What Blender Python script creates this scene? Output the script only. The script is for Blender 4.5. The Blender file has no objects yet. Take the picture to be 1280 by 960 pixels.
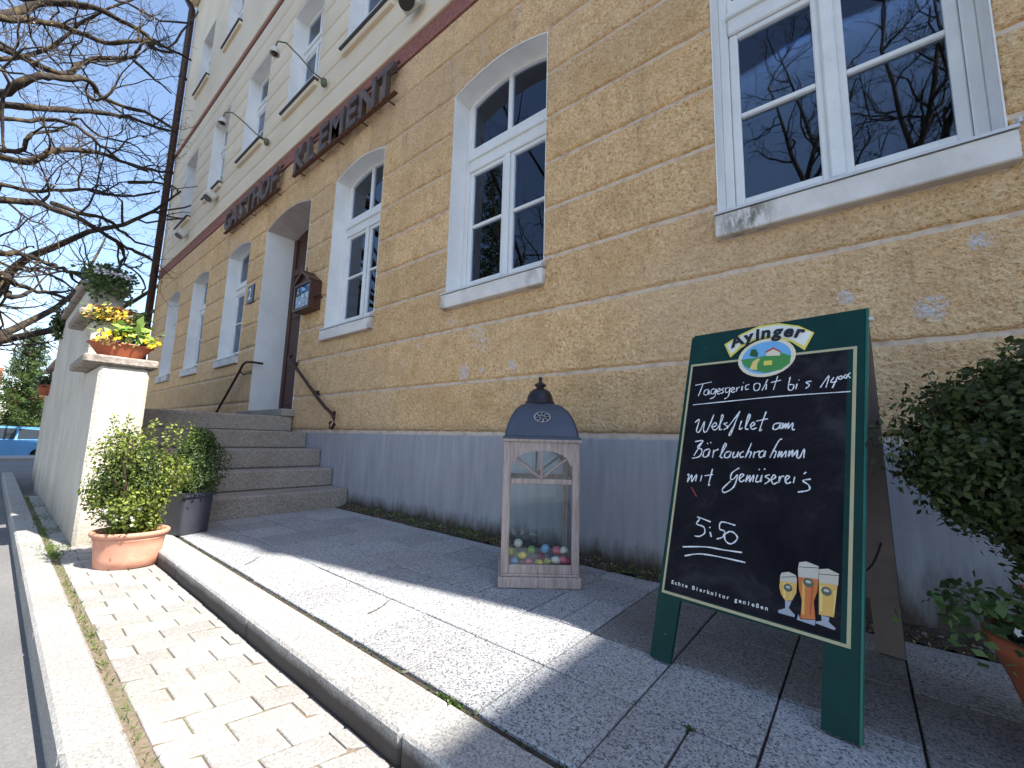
import bpy, math, random
import numpy as np
from mathutils import Vector, Matrix
random.seed(7); RNG = np.random.default_rng(7)
SC = bpy.context.scene; COL = SC.collection
PI = math.pi; R_ = math.radians

# ------------------------------------------------------------------ camera
cam = bpy.data.cameras.new('camera'); camo = bpy.data.objects.new('camera', cam); COL.objects.link(camo)
cam.sensor_width = 36.0; cam.lens = 527.65 / 1280 * 36.0; cam.clip_start = 0.02; cam.clip_end = 3000
MR = ((0.77430426, 0.63224108, 0.02690963), (-0.06217067, 0.11832068, -0.99102726), (-0.6297521, 0.76568364, 0.13092306))
camo.matrix_world = Matrix(((MR[0][0], -MR[1][0], -MR[2][0], 0), (MR[0][1], -MR[1][1], -MR[2][1], 0),
                            (MR[0][2], -MR[1][2], -MR[2][2], 0.72), (0, 0, 0, 1)))
SC.camera = camo

# ------------------------------------------------------------------ sky, sun, exposure
SUN_AZ = R_(11.5); SUN_EL = R_(54)          # azimuth measured from +x towards +y
w = bpy.data.worlds.new('World'); SC.world = w; w.use_nodes = True
wn = w.node_tree.nodes; wl = w.node_tree.links; wn.clear()
sky = wn.new('ShaderNodeTexSky'); sky.sky_type = 'NISHITA'; sky.sun_disc = False
sky.sun_elevation = SUN_EL; sky.sun_rotation = R_(90) - SUN_AZ
sky.altitude = 500; sky.air_density = 1.0; sky.dust_density = 0.8; sky.ozone_density = 1.1
bg = wn.new('ShaderNodeBackground'); bg.inputs['Strength'].default_value = 0.13
wo = wn.new('ShaderNodeOutputWorld'); wm = wn.new('ShaderNodeMix'); wm.data_type = 'RGBA'; wm.blend_type = 'MULTIPLY'; wm.inputs[0].default_value = 1; wm.inputs[7].default_value = (1.04, 1.0, .96, 1); wl.new(sky.outputs[0], wm.inputs[6]); wl.new(wm.outputs[2], bg.inputs[0]); wl.new(bg.outputs[0], wo.inputs[0])
sun = bpy.data.lights.new('sun', 'SUN'); sun.energy = 4.7; sun.angle = R_(0.53); sun.color = (1, .95, .87)
suno = bpy.data.objects.new('sun', sun); COL.objects.link(suno)
sd = Vector((math.cos(SUN_EL) * math.cos(SUN_AZ), math.cos(SUN_EL) * math.sin(SUN_AZ), math.sin(SUN_EL)))
suno.rotation_euler = sd.to_track_quat('Z', 'Y').to_euler(); suno.location = (20, 4, 30)
SC.view_settings.view_transform = 'Standard'; SC.view_settings.look = 'None'
SC.view_settings.exposure = 1.45; SC.view_settings.gamma = 1.0
SC.render.engine = 'CYCLES'
try: SC.cycles.max_bounces = 8; SC.cycles.transparent_max_bounces = 12
except Exception: pass

# ------------------------------------------------------------------ helpers: materials
class NT:
    def __init__(s, name):
        s.m = bpy.data.materials.new(name); s.m.use_nodes = True; s.n = s.m.node_tree.nodes; s.l = s.m.node_tree.links; s.n.clear()
        s.out = s.n.new('ShaderNodeOutputMaterial'); s.geo = s.n.new('ShaderNodeNewGeometry')
        s.b = s.n.new('ShaderNodeBsdfPrincipled'); s.l.new(s.b.outputs[0], s.out.inputs[0])
        tc = s.n.new('ShaderNodeTexCoord'); s.obj = tc.outputs['Object']; s.pos = s.geo.outputs['Position']
    def set(s, k, v):
        if hasattr(v, 'links') or hasattr(v, 'is_linked'): s.l.new(v, s.b.inputs[k])
        else: s.b.inputs[k].default_value = (v + (1,) if isinstance(v, tuple) and len(v) == 3 else v)
    def map(s, scale, vec=None):
        m = s.n.new('ShaderNodeMapping'); m.inputs['Scale'].default_value = scale; s.l.new(vec or s.pos, m.inputs[0]); return m.outputs[0]
    def noise(s, scale, detail=4, rough=.55, vec=None, dist=0):
        t = s.n.new('ShaderNodeTexNoise'); t.inputs['Scale'].default_value = scale; t.inputs['Detail'].default_value = detail
        t.inputs['Roughness'].default_value = rough; t.inputs['Distortion'].default_value = dist; s.l.new(vec or s.pos, t.inputs['Vector']); return t.outputs['Fac']
    def voro(s, scale, vec=None, feat='F1', out='Distance'):
        t = s.n.new('ShaderNodeTexVoronoi'); t.inputs['Scale'].default_value = scale; t.feature = feat; s.l.new(vec or s.pos, t.inputs['Vector']); return t.outputs[out]
    def ramp(s, fac, stops):
        r = s.n.new('ShaderNodeValToRGB'); e = r.color_ramp.elements
        while len(e) < len(stops): e.new(.5)
        for i, (p, c) in enumerate(stops):
            e[i].position = p; e[i].color = (c if isinstance(c, tuple) else (c, c, c)) + (1,)
        s.l.new(fac, r.inputs[0]); return r.outputs[0]
    def mix(s, fac, a, b, mode='MIX'):
        m = s.n.new('ShaderNodeMix'); m.data_type = 'RGBA'; m.blend_type = mode
        for i, v in ((0, fac), (6, a), (7, b)):
            if hasattr(v, 'is_linked'): s.l.new(v, m.inputs[i])
            elif isinstance(v, tuple): m.inputs[i].default_value = v + (1,)
            else: m.inputs[i].default_value = v
        return m.outputs[2]
    def math(s, op, a, b=0.0, c=0.0):
        m = s.n.new('ShaderNodeMath'); m.operation = op
        for i, v in enumerate((a, b, c)):
            if hasattr(v, 'is_linked'): s.l.new(v, m.inputs[i])
            else: m.inputs[i].default_value = v
        return m.outputs[0]
    def sep(s, vec=None):
        x = s.n.new('ShaderNodeSeparateXYZ'); s.l.new(vec or s.pos, x.inputs[0]); return x.outputs
    def bump(s, h, strength=.5, dist=.01):
        b = s.n.new('ShaderNodeBump'); b.inputs['Strength'].default_value = strength; b.inputs['Distance'].default_value = dist
        s.l.new(h, b.inputs['Height']); s.l.new(b.outputs[0], s.b.inputs['Normal'])
    def disp(s, h, scale, mid=.5):
        d = s.n.new('ShaderNodeDisplacement'); d.inputs['Scale'].default_value = scale; d.inputs['Midlevel'].default_value = mid
        s.l.new(h, d.inputs['Height']); s.l.new(d.outputs[0], s.out.inputs['Displacement']); s.m.displacement_method = 'BOTH'
    def rnd(s):
        o = s.n.new('ShaderNodeObjectInfo'); return o.outputs['Random']

def simple(name, col, rough=.6, metal=0, var=.12, scale=20, bump=.15, spec=.4):
    t = NT(name); f = t.noise(scale, 5)
    d = tuple(c * (1 - var) for c in col); u = tuple(min(1, c * (1 + var)) for c in col)
    t.set('Base Color', t.ramp(f, [(.3, d), (.7, u)])); t.set('Roughness', rough); t.set('Metallic', metal)
    t.b.inputs['Specular IOR Level'].default_value = spec
    if bump: t.bump(f, bump, .004)
    return t.m
M = {}
FLAKES = [(-2.50, 2.41, 1.26, .15), (-1.99, 2.41, 1.28, .10), (-.01, 2.41, 1.41, .09), (.268, 2.41, 1.31, .13), (.416, 2.41, 1.565, .08), (-2.30, 2.41, 1.27, .08)]
def rough_plaster(name, c0, c1, c2, dispamt):
    t = NT(name)
    n1 = t.noise(62, 4, .65); n2 = t.noise(120, 3, .6); v = t.voro(40, None, 'SMOOTH_F1'); n3 = t.noise(2.2, 4); n4 = t.noise(11, 4, .65); n5 = t.noise(.7, 3, .6)
    n6 = t.noise(36, 3, .6)
    h = t.math('ADD', t.math('MULTIPLY', n1, .75), t.math('ADD', t.math('MULTIPLY', v, .4), t.math('MULTIPLY', n6, .65)))
    h = t.math('ADD', h, t.math('MULTIPLY', n2, .35))
    g = t.math('ADD', t.math('ADD', t.math('MULTIPLY', n1, .45), t.math('MULTIPLY', n2, .27)), t.math('MULTIPLY', n6, .28))
    col = t.ramp(g, [(.38, c0), (.475, c1), (.60, c2)])
    col = t.mix(t.ramp(n4, [(.45, 0.0), (.70, .42)]), col, c0)
    col = t.mix(t.ramp(n3, [(.42, 0.0), (.72, .45)]), col, tuple(.35 * a + .65 * b for a, b in zip(c0, c1)))
    col = t.mix(t.ramp(n5, [(.45, 0.0), (.7, .35)]), col, (.70, .52, .36))
    fl = t.math('MULTIPLY', t.ramp(t.noise(1.55, 5, .75, None, .6), [(.655, 0.0), (.69, .8)]), t.ramp(t.noise(34, 4, .7), [(.47, 0.0), (.55, 1.0)]))
    zz = t.sep()[2]; fl = t.math('MULTIPLY', fl, t.ramp(t.math('MULTIPLY', zz, .25), [(.40, 1.0), (.5, 0.0)]))
    for (sx, sy, sz, sr) in FLAKES:      # places where the paint has come off
        dv = t.n.new('ShaderNodeVectorMath'); dv.operation = 'DISTANCE'; t.l.new(t.pos, dv.inputs[0]); dv.inputs[1].default_value = (sx, sy, sz)
        fl = t.math('MAXIMUM', fl, t.math('MULTIPLY', t.ramp(t.math('ADD', t.math('DIVIDE', dv.outputs['Value'], sr), t.math('MULTIPLY', t.noise(16, 4, .7), 1.1)), [(.86, .9), (1.0, 0.0)]), t.ramp(t.noise(55, 4, .7), [(.42, 0.0), (.52, 1.0)])))
    col = t.mix(fl, col, (.68, .62, .62))
    r_ = t.math('ADD', t.math('MULTIPLY', t.rnd(), .16), .90); m_ = t.n.new('ShaderNodeVectorMath'); m_.operation = 'SCALE'; t.l.new(col, m_.inputs[0]); t.l.new(r_, m_.inputs['Scale']); col = m_.outputs[0]
    st_ = t.math('MULTIPLY', t.ramp(t.noise(2.4, 5, .65, t.map((7, 7, .5))), [(.52, 0.0), (.74, .27)]), t.ramp(t.noise(.9, 3), [(.38, 0.0), (.6, 1.0)])); col = t.mix(st_, col, (.30, .215, .14))
    dm = t.math('MULTIPLY', t.ramp(t.math('MULTIPLY', zz, .25), [(.187, 1.0), (.212, 0.0)]), t.ramp(t.noise(5, 4, .7), [(.35, .2), (.7, .85)]))
    col = t.mix(dm, col, (.20, .15, .12))
    t.set('Base Color', col); t.set('Roughness', .95); t.b.inputs['Specular IOR Level'].default_value = .15
    if dispamt: t.disp(h, dispamt, 1.1)
    t.bump(h, 1.0, .012)
    return t.m
OC = ((.37, .185, .07), (.80, .505, .25), (.96, .73, .45))
M['plaster_near'] = rough_plaster('rough ochre plaster', *OC, .0105)
M['plaster_far'] = rough_plaster('rough ochre plaster far', *OC, 0)
t = NT('ochre joint'); f = t.noise(14, 5); t.set('Base Color', t.ramp(f, [(.3, (.42, .32, .25)), (.5, (.62, .51, .42)), (.8, (.70, .60, .52))])); t.set('Roughness', .95); t.bump(f, .4, .01); M['joint'] = t.m
t = NT('cream smooth plaster'); f = t.noise(1.3, 5, .6); g = t.noise(90, 3)
col = t.ramp(f, [(.3, (.68, .565, .425)), (.7, (.77, .655, .50))]); t.set('Base Color', col); t.set('Roughness', .9); t.bump(g, .15, .004); M['cream'] = t.m
M['cream_joint'] = simple('cream joint', (.40, .31, .24), .9, var=.15)
t = NT('red band'); f = t.noise(60, 4); t.set('Base Color', t.ramp(f, [(.35, (.20, .07, .055)), (.65, (.36, .15, .12))])); t.set('Roughness', .95); t.bump(f, .8, .01); M['redband'] = t.m
t = NT('plinth render'); s = t.map((5, 5, .5)); a = t.noise(3, 5, .65, s); b_ = t.noise(1.6, 4); z = t.sep()[2]
col = t.ramp(a, [(.3, (.26, .27, .30)), (.55, (.335, .345, .38)), (.75, (.41, .41, .43))]); col = t.mix(t.ramp(b_, [(.4, 0.0), (.7, .4)]), col, (.33, .29, .29))
xx = t.sep()[0]; dirt = t.math('ADD', t.math('MULTIPLY', z, t.math('SUBTRACT', 2.8, t.math('MULTIPLY', t.ramp(t.math('MULTIPLY', t.math('ADD', xx, 1.5), .5), [(.3, 0.0), (.8, 1.0)]), 1.3))), t.math('MULTIPLY', t.noise(6, 5, .7, t.map((2.5, 1, .6))), .6))
col = t.mix(t.ramp(dirt, [(.40, 1.0), (.72, 0.0)]), col, (.075, .058, .045)); t.set('Base Color', col); t.set('Roughness', .9)
t.bump(t.noise(45, 5, .6), .25, .006); M['plinth'] = t.m
t = NT('white window paint'); f = t.noise(3, 5, .7); e = t.ramp(t.noise(25, 5, .75), [(.60, 0.0), (.72, .5)])
t.set('Base Color', t.mix(e, t.ramp(f, [(.3, (.68, .68, .68)), (.7, (.80, .80, .79))]), (.45, .42, .38))); t.set('Roughness', .42); M['white'] = t.m
t = NT('white reveal plaster'); f = t.noise(2.2, 6, .7); t.set('Base Color', t.ramp(f, [(.28, (.70, .68, .66)), (.6, (.82, .81, .79))])); t.set('Roughness', .85); t.bump(t.noise(30, 4), .2, .005); M['reveal'] = t.m
M['soffit'] = simple('soffit plaster', (.62, .54, .51), .9, scale=4)
t = NT('sill stone paint'); f = t.noise(5, 6, .7); g = t.ramp(t.noise(2.3, 4, .6), [(.55, 0.0), (.7, .8)])
dv = t.n.new('ShaderNodeVectorMath'); dv.operation = 'DISTANCE'; t.l.new(t.pos, dv.inputs[0]); dv.inputs[1].default_value = (-.40, 2.37, 1.93)
g = t.math('MAXIMUM', g, t.math('MULTIPLY', t.ramp(dv.outputs['Value'], [(.06, 1.0), (.17, 0.0)]), t.ramp(t.noise(24, 4, .7, t.map((1, 1, .35))), [(.42, 0.0), (.55, .9)])))
t.set('Base Color', t.mix(g, t.ramp(f, [(.3, (.58, .55, .52)), (.6, (.74, .70, .67))]), (.15, .14, .11))); t.set('Roughness', .8); t.bump(f, .3, .006); M['sill'] = t.m
M['sheet'] = simple('sill sheet metal', (.60, .60, .61), .45, .3, .06, 8, .05)
M['dark_sheet'] = simple('dark sheet metal', (.10, .10, .11), .5, .4, .1, 8, .05)
# glass: reflecting pane over a dark room
def glass(name, tint, k):
    t = NT(name); t.n.remove(t.b); g = t.n.new('ShaderNodeBsdfGlossy'); g.inputs['Roughness'].default_value = .015; g.inputs['Color'].default_value = (.74, .83, 1, 1)
    tr = t.n.new('ShaderNodeBsdfTransparent'); tr.inputs[0].default_value = tint + (1,)
    fr = t.n.new('ShaderNodeFresnel'); fr.inputs['IOR'].default_value = 1.52
    bp = t.n.new('ShaderNodeBump'); bp.inputs['Strength'].default_value = .06; bp.inputs['Distance'].default_value = .02; t.l.new(t.noise(1.6, 1), bp.inputs['Height']); t.l.new(bp.outputs[0], g.inputs['Normal'])
    mx = t.n.new('ShaderNodeMixShader'); t.l.new(t.math('MINIMUM', t.math('MULTIPLY', fr.outputs[0], k), 1.0), mx.inputs[0]); t.l.new(tr.outputs[0], mx.inputs[1]); t.l.new(g.outputs[0], mx.inputs[2]); t.l.new(mx.outputs[0], t.out.inputs[0]); return t.m
M['glass'] = glass('window glass', (.80, .84, .84), 1.35)
M['thin_glass'] = glass('lantern glass', (.96, .98, .97), .7)
M['case_glass'] = glass('menu case glass', (.9, .92, .92), .35)
M['room'] = simple('dark room', (.035, .03, .03), .9)
t = NT('net curtain'); t.set('Base Color', t.ramp(t.noise(3, 3, .5, t.map((18, 1, .3))), [(.3, (.45, .46, .48)), (.7, (.80, .80, .80))])); t.set('Roughness', .9); M['curtain'] = t.m
t = NT('dark brown door wood'); s = t.map((26, 26, 1.5)); f = t.noise(3, 6, .65, s); t.set('Base Color', t.ramp(f, [(.3, (.040, .014, .010)), (.7, (.105, .040, .026))])); t.set('Roughness', .45); t.bump(f, .2, .003); M['door'] = t.m
# granite steps and slabs
def stone(name, cols, spots, sc=1, big=.35, rough=.85, rnd=.16, disp=.4, spotcol=(.10, .10, .11), dirtcol=(.20, .17, .14), riser=None):
    t = NT(name); f = t.noise(120 * sc, 3, .7); g = t.noise(2.1, 5, .65); v = t.voro(260 * sc)
    col = t.ramp(f, [(.3, cols[0]), (.5, cols[1]), (.7, cols[2])])
    vc = t.sep(t.voro(210 * sc, None, 'F1', 'Color')); col = t.mix(t.ramp(vc[0], [(.70, 0.0), (.80, spots)]), col, spotcol)
    col = t.mix(t.ramp(vc[1], [(.78, 0.0), (.86, .5)]), col, tuple(min(1, q * 1.35) for q in cols[2]))
    col = t.mix(t.ramp(g, [(.42, 0.0), (.75, big)]), col, dirtcol)
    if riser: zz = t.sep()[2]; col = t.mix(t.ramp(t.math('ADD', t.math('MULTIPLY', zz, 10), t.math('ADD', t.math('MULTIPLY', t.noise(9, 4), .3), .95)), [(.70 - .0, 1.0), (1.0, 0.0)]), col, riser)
    r = t.rnd(); r = t.math('ADD', t.math('MULTIPLY', r, rnd), 1 - rnd)
    m = t.n.new('ShaderNodeVectorMath'); m.operation = 'SCALE'; t.l.new(col, m.inputs[0]); t.l.new(r, m.inputs['Scale'])
    t.set('Base Color', m.outputs[0]); t.set('Roughness', rough); t.bump(t.math('ADD', f, t.math('MULTIPLY', g, .7)), disp, .006); return t.m
M['step'] = stone('step granite', ((.20, .172, .145), (.33, .29, .25), (.44, .39, .34)), .5, .7, .6, dirtcol=(.16, .13, .105))
M['slab'] = stone('washed concrete slab', ((.24, .25, .27), (.37, .38, .40), (.48, .49, .50)), .85, 1, .45, rnd=.26, spotcol=(.07, .07, .08), dirtcol=(.25, .215, .19))
M['slab_shade_dirt'] = stone('brownish slab with shade and dirt', ((.15, .14, .14), (.235, .222, .22), (.32, .305, .30)), .75, 1, .6, rnd=.22, spotcol=(.05, .048, .05), dirtcol=(.13, .105, .085))  # behind the board: its soft shade and some dirt put into the colour
M['kerb'] = stone('kerb granite', ((.26, .25, .24), (.37, .355, .34), (.46, .45, .43)), .55, 1, .35, rnd=.12, riser=(.060, .047, .042))  # riser colour holds the shaded face's darkness as well as dirt
M['kerb_low'] = stone('road kerb granite', ((.23, .222, .208), (.32, .312, .298), (.40, .392, .375)), .35, 1, .4, rnd=.1)
M['paver'] = stone('grey concrete paver', ((.27, .255, .238), (.345, .332, .315), (.41, .398, .38)), .25, 1, .5, rnd=.20, dirtcol=(.24, .21, .17), disp=.25)
t = NT('sand joint'); f = t.noise(60, 5, .7); g = t.noise(3.5, 4)
col = t.ramp(f, [(.3, (.10, .075, .05)), (.7, (.24, .19, .135))]); col = t.mix(t.ramp(g, [(.52, 0.0), (.66, .55)]), col, (.10, .11, .05)); t.set('Base Color', col); t.set('Roughness', .95); t.bump(f, .6, .01); M['sand'] = t.m
t = NT('asphalt'); f = t.noise(90, 4, .7); g = t.noise(.6, 5); t.set('Base Color', t.ramp(t.math('ADD', t.math('MULTIPLY', f, .5), t.math('MULTIPLY', g, .5)), [(.35, (.10, .098, .10)), (.65, (.19, .185, .18))])); t.set('Roughness', .9); t.bump(f, .5, .01); M['asphalt'] = t.m
t = NT('soil'); f = t.noise(35, 6, .75); t.set('Base Color', t.ramp(f, [(.3, (.03, .022, .016)), (.6, (.085, .065, .048)), (.8, (.17, .14, .11))])); t.set('Roughness', 1.0); t.bump(f, 1, .02); M['soil'] = t.m
t = NT('white rendered wall'); f = t.noise(1.7, 6, .65); g = t.noise(70, 4, .65); z = t.sep()[2]
col = t.ramp(f, [(.3, (.50, .455, .385)), (.65, (.66, .61, .53))])
dd = t.math('ADD', t.math('MULTIPLY', z, 1.6), t.math('MULTIPLY', t.noise(4, 6, .7, t.map((1, 1, .5))), .9)); col = t.mix(t.ramp(dd, [(.30, .75), (.85, 0.0)]), col, (.24, .21, .17))
sk = t.ramp(t.noise(2.2, 5, .7, t.map((9, 9, .45))), [(.50, 0.0), (.72, .55)]); col = t.mix(sk, col, (.36, .32, .26)); ck = t.ramp(t.voro(2.6, t.map((1, 1, 1.4)), 'DISTANCE_TO_EDGE'), [(.0, .6), (.008, 0.0)]); ck = t.math('MULTIPLY', ck, t.ramp(t.noise(1.1, 3), [(.52, 0.0), (.6, 1.0)])); col = t.mix(ck, col, (.22, .19, .16))
t.set('Base Color', col); t.set('Roughness', .93); t.bump(t.math('ADD', g, f), .6, .016); M['render'] = t.m
t = NT('lichen stone cap'); f = t.noise(38, 5, .7); g = t.noise(9, 4); col = t.ramp(f, [(.3, (.14, .12, .10)), (.55, (.33, .28, .25)), (.75, (.50, .44, .40))]); t.set('Base Color', t.mix(t.ramp(g, [(.55, 0.0), (.68, .7)]), col, (.10, .095, .06))); t.set('Roughness', .95); t.bump(f, .7, .01); M['cap'] = t.m
t = NT('terracotta'); f = t.noise(7, 5, .6); s = t.map((1, 1, 40)); g = t.noise(3, 2, .5, s); col = t.ramp(f, [(.3, (.50, .225, .145)), (.7, (.62, .31, .215))]); e = t.ramp(t.noise(14, 6, .75), [(.58, 0.0), (.72, .35)]); t.set('Base Color', t.mix(e, col, (.62, .45, .36))); t.set('Roughness', .75); t.bump(g, .12, .004); M['terra'] = t.m
M['terra_dark'] = simple('glazed terracotta', (.36, .10, .045), .45, var=.2, scale=9)
M['black_plastic'] = simple('dark grey plastic planter', (.042, .045, .060), .42, var=.12, scale=10, bump=.05)
M['pot_soil'] = simple('potting soil', (.06, .04, .03), 1, var=.5, scale=60, bump=1)
M['iron'] = simple('rusty wrought iron', (.075, .040, .030), .65, .5, .4, 40, .5)
M['brown_paint'] = simple('dark brown downpipe paint', (.055, .025, .022), .4, .1, .2, 6, .1)
t = NT('dark green board paint'); f = t.noise(12, 5); sc_ = t.ramp(t.noise(6, 5, .7, t.map((8, 8, 60))), [(.66, 0.0), (.72, .5)]); ed = t.ramp(t.noise(42, 5, .75), [(.69, 0.0), (.72, .7)])
t.set('Base Color', t.mix(ed, t.mix(sc_, t.ramp(f, [(.3, (.0025, .032, .028)), (.7, (.004, .045, .039))]), (.03, .12, .11)), (.20, .22, .20))); t.set('Roughness', .45); t.b.inputs['Specular IOR Level'].default_value = .2; M['board_green'] = t.m
M['board_edge_glint'] = simple('board edge green with sky glint', (.008, .125, .095), .30, 0, .15, 12, .05)  # lighter green carries the sky reflection along the board's side edge
t = NT('chalkboard'); f = t.noise(4, 6, .7, None, .5); t.set('Base Color', t.ramp(f, [(.35, (.005, .004, .008)), (.52, (.011, .010, .015)), (.78, (.050, .048, .056))])); t.set('Roughness', .7); t.b.inputs['Specular IOR Level'].default_value = .12; t.bump(t.noise(200, 2), .06, .001); M['chalkboard'] = t.m
M['gold'] = simple('pale gold print', (.47, .42, .25), .5, var=.08, bump=0)
t = NT('chalk'); f = t.noise(260, 4, .7); t.set('Base Color', t.ramp(f, [(.36, (.42, .42, .46)), (.52, (.85, .86, .90))])); t.set('Roughness', .95); M['chalk'] = t.m
M['taupe'] = simple('taupe inner board', (.23, .185, .17), .6, var=.08)
for k, c in dict(p_white=(.75, .75, .70), p_yellow=(.72, .62, .12), p_black=(.012, .014, .018), p_cream=(.74, .66, .50), p_sky=(.16, .42, .72), p_green=(.06, .26, .06), p_dgreen=(.02, .10, .03), p_path=(.72, .55, .20), p_red=(.45, .07, .04), p_foam=(.56, .51, .42), p_beer=(.72, .42, .10), p_amber=(.62, .17, .045), p_glass=(.36, .38, .44), p_label=(.10, .12, .09), p_honey=(.80, .60, .22), p_rust=(.44, .11, .03), p_blue=(.10, .30, .62)).items():
    M[k] = simple(k.replace('p_', '') + ' print', c, .5, var=.05, bump=0)
t = NT('weathered pink grey wood'); s = t.map((14, 14, 1.2), t.obj); f = t.noise(5, 6, .7, s); t.set('Base Color', t.ramp(f, [(.28, (.20, .145, .125)), (.5, (.37, .29, .265)), (.75, (.50, .42, .39))])); t.set('Roughness', .85); t.bump(f, .4, .004); M['wood'] = t.m
M['lantern_roof'] = simple('matt blue grey metal', (.060, .072, .105), .5, .35, .12, 6, .1)
M['lantern_cap'] = simple('dark bronze metal', (.035, .030, .038), .45, .5, .15, 8, .1)
M['sign_metal'] = simple('weathered dark metal letters', (.125, .088, .078), .6, .25, .35, 9, .3)
M['rust'] = simple('rusty rail', (.13, .060, .040), .8, .2, .4, 25, .5)
M['lampw'] = simple('white lamp shell', (.60, .58, .52), .4, .1, .1)
M['lampd'] = simple('lamp dark face', (.03, .02, .02), .3, 0, .2)
M['olive'] = simple('olive metal lamp', (.13, .14, .07), .5, .3, .2)
M['plate_blue'] = simple('house number enamel', (.035, .055, .085), .35, var=.1)
M['enamel_w'] = simple('white enamel', (.7, .7, .68), .35, var=.05)
def leafmat(name, a, b, rough=.45, tr=.25):
    t = NT(name); r = t.n.new('ShaderNodeNewGeometry').outputs['Random Per Island']; col = t.ramp(r, [(0, a), (1, b)]); t.set('Base Color', col); t.set('Roughness', rough)
    t.b.inputs['Specular IOR Level'].default_value = .35
    tl = t.n.new('ShaderNodeBsdfTranslucent'); t.l.new(col, tl.inputs[0]); mx = t.n.new('ShaderNodeMixShader'); mx.inputs[0].default_value = tr
    t.l.new(t.b.outputs[0], mx.inputs[1]); t.l.new(tl.outputs[0], mx.inputs[2]); t.l.new(mx.outputs[0], t.out.inputs[0]); return t.m
M['leaf_light'] = leafmat('fresh shrub leaves', (.055, .095, .016), (.29, .34, .065))
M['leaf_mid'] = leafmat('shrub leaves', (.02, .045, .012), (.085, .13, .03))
M['leaf_dark'] = leafmat('dark evergreen leaves', (.020, .034, .010), (.082, .105, .032), .4)
M['leaf_ivy'] = leafmat('ivy leaves', (.025, .055, .018), (.13, .20, .06))
M['leaf_lettuce'] = leafmat('bright broad leaves', (.16, .30, .05), (.42, .55, .14))
M['needle'] = leafmat('conifer needles', (.02, .045, .012), (.095, .15, .03), .6)
M['grass'] = leafmat('grass blades', (.05, .10, .015), (.16, .24, .05))
M['dryleaf'] = leafmat('dry leaves', (.16, .09, .035), (.40, .28, .14))
M['pet_yellow'] = leafmat('yellow petals', (.75, .50, .01), (.85, .70, .04), .6)
M['pet_orange'] = leafmat('orange petals', (.50, .24, .05), (.70, .52, .12), .6)
M['pet_white'] = leafmat('white petals', (.65, .60, .60), (.85, .82, .82), .6)
M['pet_red'] = leafmat('dark red petals', (.20, .02, .05), (.40, .08, .10), .6)
t = NT('bark'); f = t.noise(9, 6, .7); g = t.ramp(t.noise(5, 5, .7), [(.5, 0.0), (.62, .8)]); t.set('Base Color', t.mix(g, t.ramp(f, [(.3, (.014, .010, .009)), (.7, (.042, .029, .023))]), (.105, .074, .028))); t.set('Roughness', .95); t.bump(f, .7, .03); M['bark'] = t.m
M['twig'] = simple('budding twigs', (.065, .048, .038), .9, var=.4, scale=3, bump=0)
M['stem'] = simple('shrub stem', (.09, .06, .04), .9, var=.3)
M['car_blue'] = simple('light blue car paint', (.12, .32, .60), .25, .2, .05, 3, 0)
M['car_glass'] = simple('car window glass', (.03, .04, .05), .08, 0, .1, bump=0)
M['rubber'] = simple('tyre rubber', (.015, .015, .015), .8)
M['rim'] = simple('wheel rim', (.5, .5, .5), .3, .7)
M['tentw'] = simple('white canvas', (.78, .77, .75), .8, var=.04)
M['housewall'] = simple('pale house wall', (.56, .48, .40), .9)
M['roof_tile'] = simple('red roof tiles', (.27, .09, .055), .85, var=.3, scale=8)
M['brick'] = simple('chimney brick', (.30, .12, .075), .9, var=.25, scale=12)
M['bigroof'] = simple('weathered roof tiles', (.20, .09, .06), .9, var=.3, scale=8)
M['neigh'] = simple('grey green neighbour render', (.30, .29, .26), .9)
for k, c in dict(egg_pink=(.62, .16, .22), egg_blue=(.22, .42, .66), egg_green=(.28, .42, .14), egg_yellow=(.72, .55, .08), egg_white=(.66, .64, .58), egg_navy=(.03, .07, .20), egg_olive=(.38, .38, .05), egg_red=(.40, .04, .10)).items():
    M[k] = simple(k.replace('egg_', '') + ' egg paint', c, .4, var=.1, scale=50, bump=0)

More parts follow.
